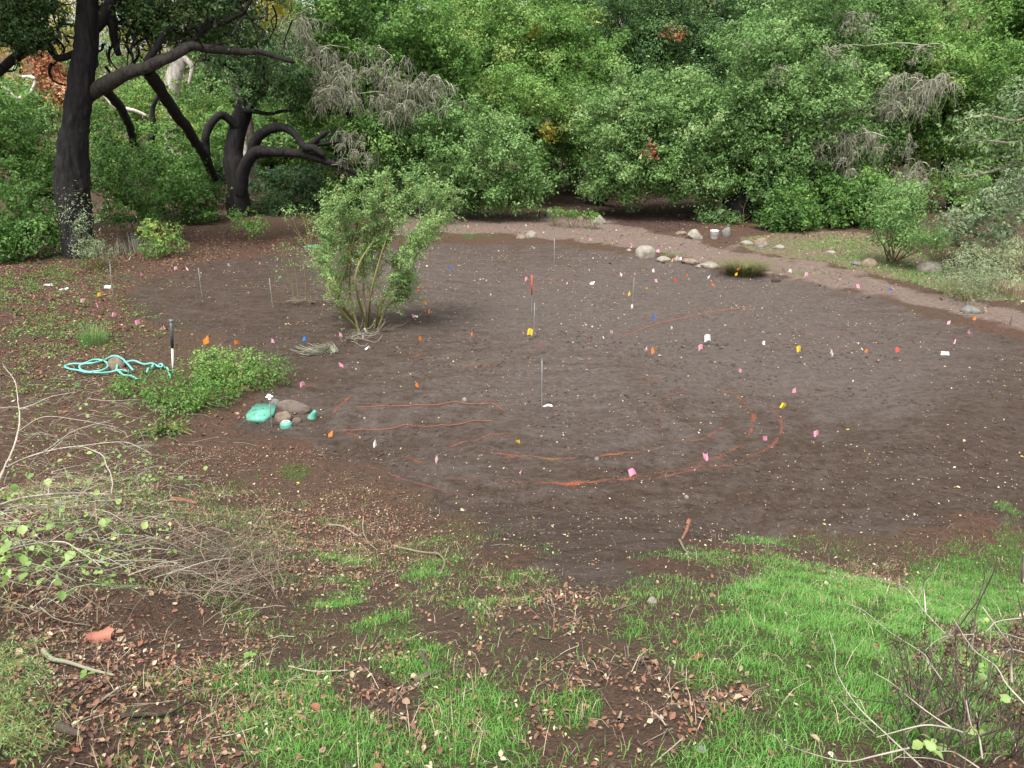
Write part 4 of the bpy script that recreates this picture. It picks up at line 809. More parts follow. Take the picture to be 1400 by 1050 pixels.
# teal irrigation lids, riser pipe
p = gpt(357, 562); t = thing('valve_box', 'large six-sided teal valve box lid lying tilted on the soil', 'lid', p); k = math.dist(p, (0, 0, CAMZ)) / F
hexa = np.array([(337, 571), (336, 566), (350, 552), (378, 551), (374, 563), (360, 573)]); W3 = np.array([gp(*q, .03) for q in hexa]); W3[:, 2] = W3[:, 2] * .5 + np.mean([float(gz(*q[:2])) for q in W3]) * .5 + .02; W3[:, 2] += .0
top = W3 - np.array(t.location); bot = top - np.array([0, 0, .09]); V = np.vstack([top, bot]); sd = np.array([(q, (q + 1) % 6, (q + 1) % 6 + 6, q + 6) for q in range(6)])
link('lid', mesh('lid', V, [sd[:, ::-1], np.array([[0, 1, 2, 3], [0, 3, 4, 5]]), np.array([[9, 8, 7, 6], [11, 10, 9, 6]])], M['lid']), t)
cc = top.mean(0)
for q in range(9):
    a_ = q * .7; V = cc + np.array([[.16 * math.cos(a_) * (1 + .5 * (q % 2)), .14 * math.sin(a_) * (1 + .5 * (q % 3)), .004]]) + .018 * np.array([[math.cos(e), math.sin(e), 0] for e in np.arange(6) * math.pi / 3])
    link('slot', mesh('slot', V, [np.array([[0, 1, 2, 3], [0, 3, 4, 5]])], M['darksteel']), t)
p = gpt(391, 580); t = thing('irrigation_valve_cover', 'round teal lid with a ring, in front of the stones', 'lid', p); k = math.dist(p, (0, 0, CAMZ)) / F; an = np.arange(24) * math.pi / 12
prof = [(.001, .05), (.04, .05), (.045, .07), (.07, .07), (.075, .05), (.10, .05), (.105, .03), (.105, -.05)]
V = np.array([[r * math.cos(a), r * math.sin(a), z + .02] for r, z in prof for a in an]) * np.array([1, 1, 1]); i_ = np.arange(len(prof) * 24).reshape(-1, 24); j_ = np.roll(i_, -1, 1)
Qf = np.stack([i_[:-1], j_[:-1], j_[1:], i_[1:]], -1).reshape(-1, 4)[:, ::-1]; link('lid', mesh('lid', V, Qf, M['lid'], None, False), t)
V2 = np.array([[r * math.cos(a), r * math.sin(a), .092] for r in (.048, .068) for a in an]); i_ = np.arange(48).reshape(2, 24); j_ = np.roll(i_, -1, 1); link('ring', mesh('ring', V2, np.stack([i_[:-1], i_[1:], j_[1:], j_[:-1]], -1).reshape(-1, 4), M['valve_white']), t)
p = gpt(427, 568); t = thing('teal_cone', 'small teal plastic cone cap at the right end of the stones', 'cap', p); k = math.dist(p, (0, 0, CAMZ)) / F
prof = [(.085, -.03), (.085, .01), (.07, .03), (.045, .12), (.03, .165), (.012, .175), (.001, .177)]; an = np.arange(14) * math.pi / 7
V = np.array([[r * math.cos(a), r * math.sin(a), z] for r, z in prof for a in an]); i_ = np.arange(len(prof) * 14).reshape(-1, 14); j_ = np.roll(i_, -1, 1); o = link('cone', mesh('cone', V, np.stack([i_[:-1], j_[:-1], j_[1:], i_[1:]], -1).reshape(-1, 4), M['lid'], None, False), t); o.rotation_euler = (.25, .45, 0)
t = rod('sprinkler riser pipe with white fittings beside the large teal lid', 371, 543, 579, .026, 'steel', name='riser_pipe', cat='pipe', px1=368)
vt = np.array(at(368, 543, t.location[1])) - np.array(t.location)
for d_, s_ in (((-.03, 0, .0), .03), ((.035, 0, .01), .03), ((0, 0, .03), .035), ((.01, -.01, -.03), .026)):
    link('fitting', mesh('fitting', IV1 * s_ * np.array([1.2, .8, .8]) + vt + np.array(d_), IF1, M['valve_white'], None, True), t)
# hose
hz = [(575, 322), (572, 300), (556, 278), (530, 267), (500, 270), (478, 288), (462, 302)]
hz2 = [(432, 325), (395, 318), (362, 308), (338, 298), (332, 280), (345, 262), (375, 254), (430, 256), (480, 261), (515, 268), (548, 275)]
hz3 = [(408, 290), (390, 272), (365, 248), (340, 230), (312, 222), (288, 230), (262, 246), (225, 262), (180, 264), (162, 270), (175, 284), (215, 294), (255, 296), (284, 284), (292, 264), (278, 244), (262, 240), (228, 246), (180, 262), (120, 262), (95, 267), (102, 277), (140, 290), (190, 301), (250, 303), (300, 294), (340, 288), (392, 300)]
t = thing('garden_hose', 'teal garden hose lying in loose loops around a brown boulder', 'hose', gpt(150, 508))
for hh in (hz, hz2, hz3):
    P = np.array([gp(60 + x * .3, 420 + y * .3, .06) for x, y in hh]); P = smoothline(P, 130)
    P[:, 2] = gz(P[:, 0], P[:, 1]) + .05 + .05 * np.sin(np.arange(130) * .13) ** 2
    V, Q = tubes(P[None], .021, 8); add_part(t, 'hose_loop', mesh('hose_loop', V, Q, M['hose'], None, True))

# paint lines and strings on the soil
def on_ground(pts, n_):
    P = smoothline(np.array([gp(*q)[:2] for q in pts]), n_); return P
def paint(label, pts, mat, wid=.04, cover=.6, spread=.02, name='paint_line', cat='paint line'):
    n_ = 70; P = on_ground(pts, n_); T = norm(np.gradient(P, axis=0)); Nn = np.stack([-T[:, 1], T[:, 0]], -1); W = (wid * .5 + spread) * (1.0 + .5 * (vnoise(np.arange(n_)[:, None] * .45 + np.array([[pts[0][0], 0]]), 3) - .5))
    v_ = np.linspace(-1, 1, 7); V2 = P[:, None] + Nn[:, None] * (W[:, None] * v_)[..., None]; fade = np.sin(np.linspace(.02, math.pi - .02, n_)) ** .25
    tint = (cover * .55 + .26) * (1 - .75 * np.abs(v_[None]) ** 2) * fade[:, None]; V2 = V2.reshape(-1, 2)
    V = np.column_stack([V2, gz(V2[:, 0], V2[:, 1]) + .012]); b_ = V[0].copy(); ii = np.arange(n_ * 7).reshape(n_, 7)
    o = link(name, mesh(name, V - b_, np.stack([ii[:-1, :-1], ii[1:, :-1], ii[1:, 1:], ii[:-1, 1:]], -1).reshape(-1, 4), M[mat], tint.ravel(), True), None, b_); return tag(o, label, cat)
def string(label, pts, wid=.012, mat='string'):
    P = on_ground(pts, 80); Z = gz(P[:, 0], P[:, 1]); Z = np.maximum(Z, np.convolve(np.pad(Z, 6, 'edge'), np.ones(13) / 13, 'valid')) + .015; P = np.column_stack([P, Z]); b_ = P[0].copy()
    V, Q = tubes((P - b_)[None], wid / 2, 4); o = link('marking_string', mesh('marking_string', V, Q, M[mat]), None, b_); return tag(o, label, 'string')
string('upper straight orange string left of the middle stake', [(488, 554), (560, 552), (672, 547)]); string('lower straight orange string left of the middle stake', [(468, 587), (560, 580), (672, 571)])
string('long straight string running up to the right across the far plot', [(850, 459), (900, 442), (960, 428), (1028, 417)], .014); string('short string end running back from the upper string', [(672, 547), (690, 558)], .012)
paint('heaviest bright orange paint stretch at the bottom of the arc', [(715, 655), (750, 657), (800, 656), (840, 652), (884, 646)], 'paint_orange', .075, .6, .03)
paint('thin red line along the bottom edge of the arc', [(865, 654), (900, 652), (920, 648), (960, 637), (1000, 632), (1045, 618)], 'paint_red', .04, .7)
paint('broad faint orange band at the lower right of the arc', [(950, 633), (985, 622), (1010, 605), (1022, 590)], 'paint_orange', .07, .25, .06)
paint('broad faint orange band at the right of the arc', [(1026, 588), (1030, 570), (1026, 556)], 'paint_orange', .07, .32, .05); paint('orange smear at the top right of the arc', [(1020, 552), (1008, 538), (990, 528)], 'paint_orange', .07, .4, .04)
paint('long faint orange arc sweeping round the whole bottom and right of the circle', [(600, 648), (660, 654), (715, 656), (800, 657), (880, 648), (950, 634), (1000, 612), (1026, 588), (1030, 568), (1020, 550), (1000, 533)], 'paint_orange', .04, .42, .02)
paint('long faint red inner arc from the thick dash round to the right', [(690, 621), (760, 623), (840, 618), (905, 610), (955, 598), (985, 582), (992, 562), (980, 545)], 'paint_red', .03, .4, .012)
paint('faint outermost red arc at the lower right', [(880, 656), (960, 640), (1030, 620), (1062, 598), (1070, 575), (1058, 555), (1035, 535)], 'paint_red', .028, .38, .012)
paint('thin red outer curve right of the arc', [(1050, 612), (1064, 597), (1069, 580), (1062, 565), (1050, 552)], 'paint_red', .03, .6); paint('orange line of the inner arc left of the pebble', [(690, 620), (740, 621), (792, 622)], 'paint_orange', .035, .85, .012)
paint('yellow and orange line of the inner arc right of the pebble', [(808, 620), (840, 617), (875, 614)], 'paint_orange', .035, .9, .012); paint('yellow smear beside the inner orange arc', [(728, 623), (765, 623)], 'paint_yellow', .08, .5, .03)
paint('faint red inner arc at lower right', [(905, 612), (930, 601), (960, 597), (985, 585), (992, 570)], 'paint_red', .035, .6); paint('thick red dash with string, left of the inner arc', [(612, 607), (640, 602), (660, 594), (700, 588)], 'paint_red', .04, .75)
paint('long faint line running right from the thick red dash', [(645, 612), (690, 618), (730, 622)], 'paint_red', .025, .6); paint('orange dash by the pale pink flag, lower left soil', [(545, 620), (556, 623), (583, 630)], 'paint_orange', .06, .75)
paint('long red line along the lower left edge of the plot', [(472, 627), (520, 645), (570, 660), (610, 670), (650, 679)], 'paint_red', .035, .6, .02); paint('bright orange dashes at the left end of the arc', [(478, 539), (468, 549), (460, 556), (455, 568)], 'paint_orange', .06, .55, .02)
paint('orange spatter near the orange flag and teal lid', [(455, 580), (470, 590), (485, 593), (494, 600)], 'paint_orange', .07, .4, .04); paint('red and orange dashes behind the stones by the teal lids', [(388, 547), (402, 540), (415, 530), (440, 516)], 'paint_red', .05, .4, .03)
paint('upper arm of a red V mark right of the middle stake', [(895, 542), (920, 537), (948, 530)], 'paint_red', .03, .8, .008); paint('lower arm of a red V mark right of the middle stake', [(895, 544), (902, 558), (907, 575)], 'paint_red', .025, .8, .008)
paint('red tick below the red V mark', [(880, 585), (895, 582), (910, 579)], 'paint_red', .03, .8, .01); paint('faint upright red dash left of the red V mark', [(824, 570), (823, 580)], 'paint_red', .02, .7, .006)
paint('orange streak above the upper string near the willow', [(558, 489), (568, 485), (575, 481)], 'paint_orange', .07, .85, .02); paint('faint orange curve behind the tall white flag', [(620, 500), (660, 497), (700, 495)], 'paint_orange', .03, .35)
paint('faint line in the far plot left of the tagged stake', [(735, 383), (770, 376), (800, 370)], 'paint_orange', .04, .5); paint('second faint line right of the blue flag', [(870, 436), (920, 425), (960, 418), (1010, 400)], 'paint_red', .025, .5)
paint('faint red mark under the thin dark stake', [(741, 462), (738, 472), (730, 480)], 'paint_red', .05, .5, .04); paint('small red dash on the soil below the middle stake, far side', [(870, 520), (890, 518), (915, 514)], 'paint_red', .03, .8)
paint('short thin red line by the pale pink flag in the middle plot', [(800, 451), (805, 462), (809, 470)], 'paint_red', .03, .7, .01); paint('faint horizontal red line on the right of the plot', [(1068, 456), (1120, 455), (1180, 452), (1230, 449)], 'paint_red', .03, .5)
paint('long faint line joining the right-hand flags', [(1055, 470), (1100, 472), (1180, 471), (1290, 468)], 'paint_red', .03, .45); paint('hook-shaped faint mark right of the rush tuft', [(1010, 442), (1022, 432)], 'paint_red', .03, .6)

# ------------------------------------------------------------------ planted bushes in the clearing
def stems_part(t, polys, r0, r1, mat, name='stems', sides=5, sub=12):
    P = np.array([smoothline(p, sub) for p in polys]); V, Q = tubes(P, np.linspace(r0, r1, sub)[None], sides)
    tt = np.repeat(np.clip(R.normal(.45, .2, len(P)), 0, 1), sub * sides); return add_part(t, name, mesh(name, V, Q, M[mat], tt, True))
bp = gpt(503, 446); Dw = bp[1]
t = thing('willow_bush', 'tall leafy many-stemmed willow bush growing in the bare plot', 'bush', bp)
for x0, pts in ((492, [(462, 405), (474, 365), (486, 320), (505, 262)]), (495, [(478, 400), (479, 350), (470, 300), (466, 262)]), (500, [(497, 390), (500, 330), (520, 255)]), (503, [(486, 380), (510, 330), (545, 285), (560, 245)]), (508, [(528, 400), (552, 355), (585, 300), (612, 262)]),
                (497, [(455, 410), (448, 370), (452, 320), (448, 280)]), (510, [(520, 415), (545, 385), (575, 340), (600, 310)]), (500, [(508, 400), (520, 350), (535, 300), (530, 250)]), (494, [(470, 420), (455, 390), (440, 350)]), (512, [(530, 420), (548, 405), (552, 385)])):
    add_part(t, 'stem', limb_mesh('stem', [bp + np.array([(x0 - 503) * .022, R.normal(0, .12), -.1])] + [at(x, y, Dw + R.normal(0, .35)) for x, y in pts], .03, .007, M['stem'], 20, 6, .08))
def shoots(t, polys, n_, L, leaf, per, mat, lo=.3, up=.9, lw=.34, droop=.3, t0=.5):
    """side shoots with leaves along them, growing out of the given stem polylines"""
    tw, LP, LN, LT = [], [], [], []
    for q in range(n_):
        pl = polys[R.integers(len(polys))]; f = lo + (1 - lo) * R.random() ** .75; i0 = int(f * (len(pl) - 1)); c = pl[i0]; tg = norm(pl[min(i0 + 1, len(pl) - 1)] - pl[max(i0 - 1, 0)])
        v = norm(tg * .8 + R.normal(0, .55, 3) + np.array([0, 0, up * .5])); l = L * R.uniform(.35, 1.15) * (1.1 - .4 * f); u_ = np.linspace(0, 1, 8)[:, None]
        P = c + v * l * u_ + np.array([0, 0, -droop]) * l * u_ ** 2 + R.normal(0, .012, (8, 3)) * u_; tw.append(P)
        m_ = max(4, int(per * l / L)); s_ = R.uniform(.12, 1.02, m_); k = np.minimum((s_ * 7).astype(int), 6); fr = (s_ * 7 - k)[:, None]; LP.append(P[k] * (1 - fr) + P[k + 1] * fr + R.normal(0, leaf * .55, (m_, 3))); LN.append(norm(R.normal(0, .7, (m_, 3)) + np.array([0, -.1, .8]))); LT.append(np.full(m_, t0 + R.normal(0, .14)))
    V, Q = tubes(np.array(tw), np.linspace(.006, .002, 8)[None]); add_part(t, 'shoots', mesh('shoots', V, Q, M['stem'], None))['kind'] = 'stuff'; LP, LN, LT = np.concatenate(LP), np.concatenate(LN), np.concatenate(LT)
    V, Fq, T = leaves(LP, LN, leaf * R.uniform(.6, 1.4, len(LP)), leaf * lw, np.clip(LT + R.normal(0, .12, len(LP)), 0, 1), True); add_part(t, 'foliage', mesh('foliage', V, Fq, M[mat], T))
WST = [((462, 405), (474, 365), (486, 320), (505, 262)), ((478, 400), (479, 350), (470, 300), (462, 258)), ((497, 390), (500, 330), (520, 250)), ((486, 380), (510, 330), (545, 285), (560, 245)), ((528, 400), (552, 355), (585, 300), (615, 262)), ((455, 410), (448, 370), (452, 320), (448, 268)), ((520, 415), (545, 385), (575, 340), (604, 300)),
       ((508, 400), (520, 350), (535, 300), (530, 248)), ((470, 420), (455, 390), (440, 350)), ((530, 420), (548, 405), (556, 380)), ((500, 380), (530, 320), (575, 275), (590, 255)), ((475, 380), (465, 330), (475, 280), (490, 245)), ((540, 375), (580, 320), (615, 295)), ((470, 395), (445, 345), (445, 295)), ((530, 380), (570, 330), (625, 275)), ((505, 380), (512, 320), (508, 262))]
WPL = [smoothline([bp + np.array([R.normal(0, .12), R.normal(0, .12), 0])] + [at(x, y, Dw + R.normal(0, .45)) for x, y in q], 40) for q in WST]
shoots(t, WPL, 900, .75, .066, 44, 'willow', lo=.36, t0=.72, lw=.42); shoots(t, WPL, 420, .62, .058, 26, 'willow', lo=.14, up=.6, t0=.62, lw=.4)
for px, py in ((507, 448), (520, 452), (540, 447), (478, 452)): pass
sp = gpt(403, 411); t = thing('sapling', 'sparse three-stemmed sapling left of the willow bush', 'sapling', sp)
for x0, pts in ((403, [(398, 390), (390, 362), (386, 335)]), (407, [(405, 380), (401, 355)]), (418, [(418, 390), (416, 365), (414, 340)])):
    add_part(t, 'stem', limb_mesh('stem', [gpt(x0, 411) - np.array([0, 0, .1])] + [at(x, y, sp[1]) for x, y in pts], .016, .005, M['stem'], 14, 5, .06))
grow(t, 'foliage', [lobe(a, b_, c, d_, sp[1]) for a, b_, c, d_ in [(388, 345, 14, 14), (392, 372, 10, 16), (416, 350, 14, 14), (420, 372, 12, 14), (405, 335, 12, 8)]], M['willow'], clump=.16, leaf=.06, dens=.22, core=False, spray=.8, lw=.4, quad=True, tint0=.5)
t = thing('twig_heap', 'small heap of brown prunings at the foot of the sapling', 'twigs', gpt(415, 413)); P = []
for q in range(90):
    c = np.array(t.location) + np.array([R.normal(.1, .35), R.normal(0, .2), R.uniform(.02, .12)]); a_ = R.uniform(0, 6.28); l = R.uniform(.1, .3); v = np.array([math.cos(a_), math.sin(a_), R.normal(0, .2)]) * l; P.append(np.array([c - v, c + R.normal(0, .02, 3), c + v]))
V, Q = tubes(np.array(P), .006); add_part(t, 'twigs', mesh('twigs', V, Q, M['twig'], np.repeat(R.uniform(.2, .8, 90), 9)))
# low green mounds by the hose and lids
for nm, lb, lbs, t0 in (('low_mound', 'larger low green mound spreading above the teal lids', [(300, 500, 38, 20), (340, 502, 40, 22), (370, 512, 20, 18), (270, 512, 30, 18), (320, 520, 50, 16), (290, 490, 22, 10)], .6),
                    ('low_mound', 'darker low green mound lapping over the end of the teal hose', [(230, 535, 40, 22), (265, 540, 40, 20), (195, 530, 30, 16), (295, 545, 24, 16), (240, 550, 40, 14), (170, 528, 20, 12)], .42), ('low_mound', 'smallest green mound below the other two by the grey twigs', [(222, 590, 18, 9), (205, 594, 12, 7), (238, 585, 12, 8)], .5)):
    cx, cy = np.mean([q[0] for q in lbs]), max(q[1] + q[3] for q in lbs); c0 = gpt(cx, cy); ks = []
    for a, b_, c, d_ in lbs:
        gq = gpt(a, b_ + d_ * .9); k = math.dist(gq, (0, 0, CAMZ)) / F; ks.append((gq[0], gq[1] + .12, gq[2] + d_ * k * .75, c * k, c * k * .8, d_ * k * 1.1))
    t = thing('low_mound', lb, 'ground shrub', c0); cs = np.array([q[:3] for q in ks])
    stems_part(t, [[c0 + np.array([R.normal(0, .3), .3 + R.normal(0, .1), -.05]), (c0 + e) / 2 + np.array([0, .1, .1]), e + R.normal(0, .15, 3)] for e in cs[R.integers(0, len(cs), 26)]], .012, .004, 'stem')
    grow(t, 'foliage', ks, M['oak'], clump=.15, leaf=.048, dens=.8 if t0 > .55 else .7, quad=True, core=True, spray=.3, lw=.5, tint0=t0 - .14)
# rush tuft
def tuft(name, label, px, py, n_, L, sp_, mat, cat='grass tuft', wd=.012, t0=.4, lean=.5):
    p = gpt(px, py); t = thing(name, label, cat, p); a_ = R.uniform(0, 6.283, n_); rr = sp_ * R.random(n_) ** .5; l = L * R.uniform(.5, 1.1, n_); B = np.stack([np.cos(a_) * rr, np.sin(a_) * rr, np.zeros(n_) - .03], -1); b2 = a_ + R.normal(0, .6, n_); out = np.stack([np.cos(b2), np.sin(b2), 0 * b2], -1) * (lean * R.uniform(.2, 1.2, n_))[:, None]
    tt = np.linspace(0, 1, 5)[None, :, None]; P = B[:, None] + out[:, None] * l[:, None, None] * tt ** 1.6 + np.array([0, 0, 1.]) * l[:, None, None] * (tt - .35 * tt ** 2.2 * lean)
    s_ = np.stack([-np.sin(b2), np.cos(b2), 0 * b2], -1)[:, None] * (wd * .5 * np.array([1, .9, .75, .5, .08]))[None, :, None]; V = np.stack([P - s_, P + s_], 2).reshape(-1, 3); ii = np.arange(n_ * 10).reshape(n_, 5, 2)
    Qf = np.stack([ii[:, :-1, 0], ii[:, :-1, 1], ii[:, 1:, 1], ii[:, 1:, 0]], -1).reshape(-1, 4); link('blades', mesh('blades', V, Qf, M[mat], np.repeat(np.clip(R.normal(t0, .2, n_), 0, 1), 10)), t); return t
tuft('rush_tuft', 'bushy dark olive rush tuft among the path edge stones', 1017, 375, 1100, .72, .5, 'rush', wd=.015, t0=.5, lean=1.2)
tuft('dry_tuft', 'straw-coloured dry grass tuft at the right edge beyond the path', 1385, 402, 260, .5, .45, 'chip', wd=.012, t0=.35)
tuft('dry_tuft', 'thin yellowing grass tuft left of the hose and sleeved stake', 128, 470, 260, .5, .3, 'willow', wd=.01, t0=.5, lean=.4)
tuft('dry_tuft', 'pale dry stalks between the big oak and the yellow-green shrub', 190, 345, 120, .8, .6, 'deadtwig', wd=.014, t0=.6, lean=.3)
tuft('dry_tuft', 'dry upright stalks on the litter left of the two-stemmed oak', 150, 350, 90, .8, .5, 'twig', wd=.014, t0=.7, lean=.3)

# pale twig bundle and prunings
def bundle(name, label, pts, n_, spread, r, mat, fray=1.0, cat='twig bundle', t0=.6):
    P0 = smoothline(np.array([gpt(*q) for q in pts]), 12); t = thing(name, label, cat, P0[0]); P = []
    for q in range(n_):
        a_ = max(0, R.uniform(-.2, .35)); b_ = R.uniform(.6, 1.0); idx = np.linspace(a_, b_, 7) * 11; i0 = np.minimum(idx.astype(int), 10); f = (idx - i0)[:, None]; pl = P0[i0] * (1 - f) + P0[i0 + 1] * f
        off = R.normal(0, spread, 3); off[2] = abs(off[2]) * .7 + .02; pl = pl + off * np.linspace(.6, fray + .3, 7)[:, None] + R.normal(0, spread * .12, (7, 3)); P.append(pl)
    V, Q = tubes(np.array(P), np.linspace(r, r * .5, 7)[None]); add_part(t, 'twigs', mesh('twigs', V, Q, M[mat], np.repeat(np.clip(R.normal(t0, .2, n_), 0, 1), 21))); return t
bundle('twig_bundle', 'bent bundle of pale grey twigs on the soil below the blue flag', [(458, 480), (448, 472), (440, 480), (425, 484), (404, 478)], 60, .07, .008, 'deadtwig', 1.6, t0=.55)
bundle('twig_bundle', 'loose pale prunings at the right foot of the willow bush', [(475, 460), (485, 462), (498, 465), (505, 455)], 26, .12, .007, 'deadtwig', 1.8, t0=.5)
bundle('twig_bundle', 'brown prunings under the right side of the willow bush', [(515, 452), (535, 450), (550, 447)], 16, .12, .006, 'twig', 1.5, t0=.5)

# ------------------------------------------------------------------ near bank: branches, sticks, leaves
def gph(px, py, h):                                                   # a point h above the soil seen there
    return gp(px, py, h)
def line_h(pts, h0, h1):
    return [gph(x, y, h0 + (h1 - h0) * q / max(1, len(pts) - 1)) for q, (x, y) in enumerate(pts)]
rt = gpt(-25, 700); t = thing('branching_shrub', 'half bare shrub with pale forking branches and lime leaves at the left edge', 'shrub', rt)
BR = [([(-20, 690), (0, 655), (14, 625), (23, 598), (27, 570), (25, 545)], .1, .75, .019), ([(25, 560), (45, 553), (70, 542), (102, 536)], .7, .8, .009), ([(8, 640), (32, 628), (62, 618), (100, 611), (128, 616), (150, 640), (157, 677)], .35, .55, .012),
      ([(100, 611), (150, 605), (178, 606), (205, 622)], .5, .6, .007), ([(-10, 694), (30, 681), (70, 676), (118, 674), (150, 676)], .25, .45, .012), ([(-20, 760), (40, 745), (85, 741), (105, 750), (135, 772)], .25, .35, .009), ([(25, 548), (20, 520), (5, 500)], .75, 1.0, .009), ([(60, 618), (100, 590), (150, 575)], .45, .7, .007),
      ([(24, 590), (60, 570), (110, 575), (160, 585)], .6, .7, .006), ([(-20, 560), (20, 556), (40, 560)], .8, .8, .006), ([(120, 545), (150, 548), (190, 546)], .5, .55, .005), ([(-10, 800), (30, 790), (70, 775), (120, 765), (150, 770)], .2, .3, .006), ([(155, 650), (180, 640), (210, 622)], .4, .5, .005), ([(0, 700), (60, 690), (66, 700)], .2, .3, .006), ([(66, 676), (68, 655), (62, 648)], .35, .45, .005), ([(82, 708), (83, 680)], .15, .3, .005)]
for pts, h0, h1, r in BR:
    add_part(t, 'branch', limb_mesh('branch', line_h(pts, h0, h1), r * 1.05, r * .45, M['palewood'], 22, 7, .08, 1.0))
P = []
for q in range(800):
    pts, h0, h1, r = BR[R.integers(len(BR))]; x, y = pts[R.integers(len(pts))]; x += R.normal(20, 55); y += R.normal(5, 30); h = R.uniform(.03, .5); p0 = gph(np.clip(x, -40, 330), np.clip(y, 490, 830), h); a_ = R.normal(.25, .8); l = R.uniform(.12, .5); v = np.array([math.cos(a_), math.sin(a_) * .7, R.normal(.05, .3)]) * l
    P.append(smoothline([p0, p0 + v * .5 + R.normal(0, .025, 3), p0 + v + np.array([0, 0, -.06]) + R.normal(0, .04, 3)], 6))
V, Q = tubes(np.array(P), np.linspace(.0034, .0016, 6)[None]); tw = add_part(t, 'twigs', mesh('twigs', V, Q, M['deadtwig'], np.repeat(np.clip(R.normal(.35, .3, len(P)), 0, 1), 18))); tw['kind'] = 'stuff'
LM = []
for q in range(5):                                                    # rounded leaves, folded along the midrib
    c = np.array([(0, 0, 0), (.25, .32, .08), (.6, .36, .10), (1, .0, -.06 - .03 * q), (.6, -.36, .08), (.25, -.32, .1), (.55, 0, -.03)]); LM.append(mesh('leaf', c * np.array([1, .8 + .1 * q, 1]), [np.array([[0, 6, 1], [1, 6, 2], [2, 6, 3], [3, 6, 4], [4, 6, 5], [5, 6, 0]])], M['lime'] if 'lime' in M else M['bright'], np.full(7, .35 + .13 * q), True))
m_l = leafmat('lime_leaf', [(0, (.10, .20, .05)), (.5, (.19, .32, .08)), (.85, (.30, .42, .13)), (1, (.40, .45, .14))], .4, .45, .4)
for me in LM: me.materials.clear(); me.materials.append(m_l)
def spray_leaves(t, cents, n_, size, sd=(14, 10), h=(.15, .6)):
    for q in range(n_):
        x, y = cents[R.integers(len(cents))]; p = gph(x + R.normal(0, sd[0]), y + R.normal(0, sd[1]), R.uniform(*h)); o = link('leaf', LM[R.integers(5)], t, p - np.array(t.location)); o.rotation_euler = (R.normal(0, .7), R.normal(.1, .5), R.uniform(0, 6.28)); o.scale = (size * R.uniform(.6, 1.25),) * 3
spray_leaves(t, [(30, 575), (70, 585), (95, 560), (110, 580), (60, 545), (20, 540), (120, 600), (180, 615), (220, 620), (205, 640), (165, 660), (110, 660), (55, 715), (60, 730), (40, 745), (130, 730), (145, 720), (170, 565), (150, 560), (190, 570), (20, 500), (40, 490), (60, 510), (10, 760), (35, 765), (110, 530), (80, 520), (215, 635), (12, 690), (150, 540), (90, 640), (130, 620), (50, 650), (100, 700), (170, 700), (30, 780), (90, 790)], 290, .066, (24, 16))
xs = []
for q in range(900):
    x_, y_ = R.uniform(-10, 240), R.uniform(490, 800); xs.append(gph(x_, y_, R.uniform(.03, .5))) if R.random() < .25 + .75 * float(vnoise(np.array([[x_ * .02, y_ * .03]]), 3)[0] > .5) else None
xs = np.array(xs); V, Fq, T = leaves(xs, norm(R.normal(0, .6, xs.shape) + np.array([0, -.2, 1])), R.uniform(.025, .055, len(xs)), .03, np.clip(R.normal(.55, .2, len(xs)), 0, 1), True); o = add_part(t, 'small_leaves', mesh('small_leaves', V, Fq, m_l, T)); o['kind'] = 'stuff'
for px, py, lb in ((118, 935, 'pair of dark green leaves on a seedling in the near left litter'), (340, 903, 'clover-like green seedling in the near left litter'), (150, 820, 'small green weed at the edge of the bare mound')):
    s_ = thing('seedling', lb, 'seedling', gpt(px, py)); P = np.array([[[0, 0, -.02], [.004, 0, .03], [.01, 0, .06]]]); V, Q = tubes(P, .0018); link('stem', mesh('stem', V, Q, M['stem'], np.full(9, .5)), s_)
    for q in range(5 if px == 340 else 3):
        o = link('leaf', LM[1], s_, (.01, 0, .05 + .005 * q)); o.rotation_euler = (R.normal(0, .2), -.1, q * 6.28 / (5 if px == 340 else 3) + .4); o.scale = (.045,) * 3

# feathery sage at the bottom left corner
t = thing('sage_bush', 'feathery grey-green bush at the bottom left corner', 'bush', gpt(-30, 1010)); P, LV = [], []
for q in range(46):
    p0 = gpt(R.uniform(-80, 20), R.uniform(930, 1080)); e = gph(R.uniform(-10, 95) , R.uniform(850, 1045), R.uniform(.12, .45)); pl = smoothline([p0, (p0 + e) / 2 + np.array([0, 0, .06]), e], 12); P.append(pl); LV.append(pl[3:])
V, Q = tubes(np.array(P), np.linspace(.003, .0012, 12)[None]); add_part(t, 'stems', mesh('stems', V, Q, M['stem'], np.repeat(R.uniform(.3, .8, len(P)), 36)))
LV = np.concatenate(LV); LV = np.repeat(LV, 7, 0); LV = LV + R.normal(0, .014, LV.shape); V, Fq, T = leaves(LV, norm(R.normal(size=LV.shape) + np.array([0, 0, .6])), R.uniform(.012, .03, len(LV)), .0045, np.clip(R.normal(.62, .2, len(LV)), 0, 1), True)
fo = add_part(t, 'foliage', mesh('foliage', V, Fq, M['willow'], T))

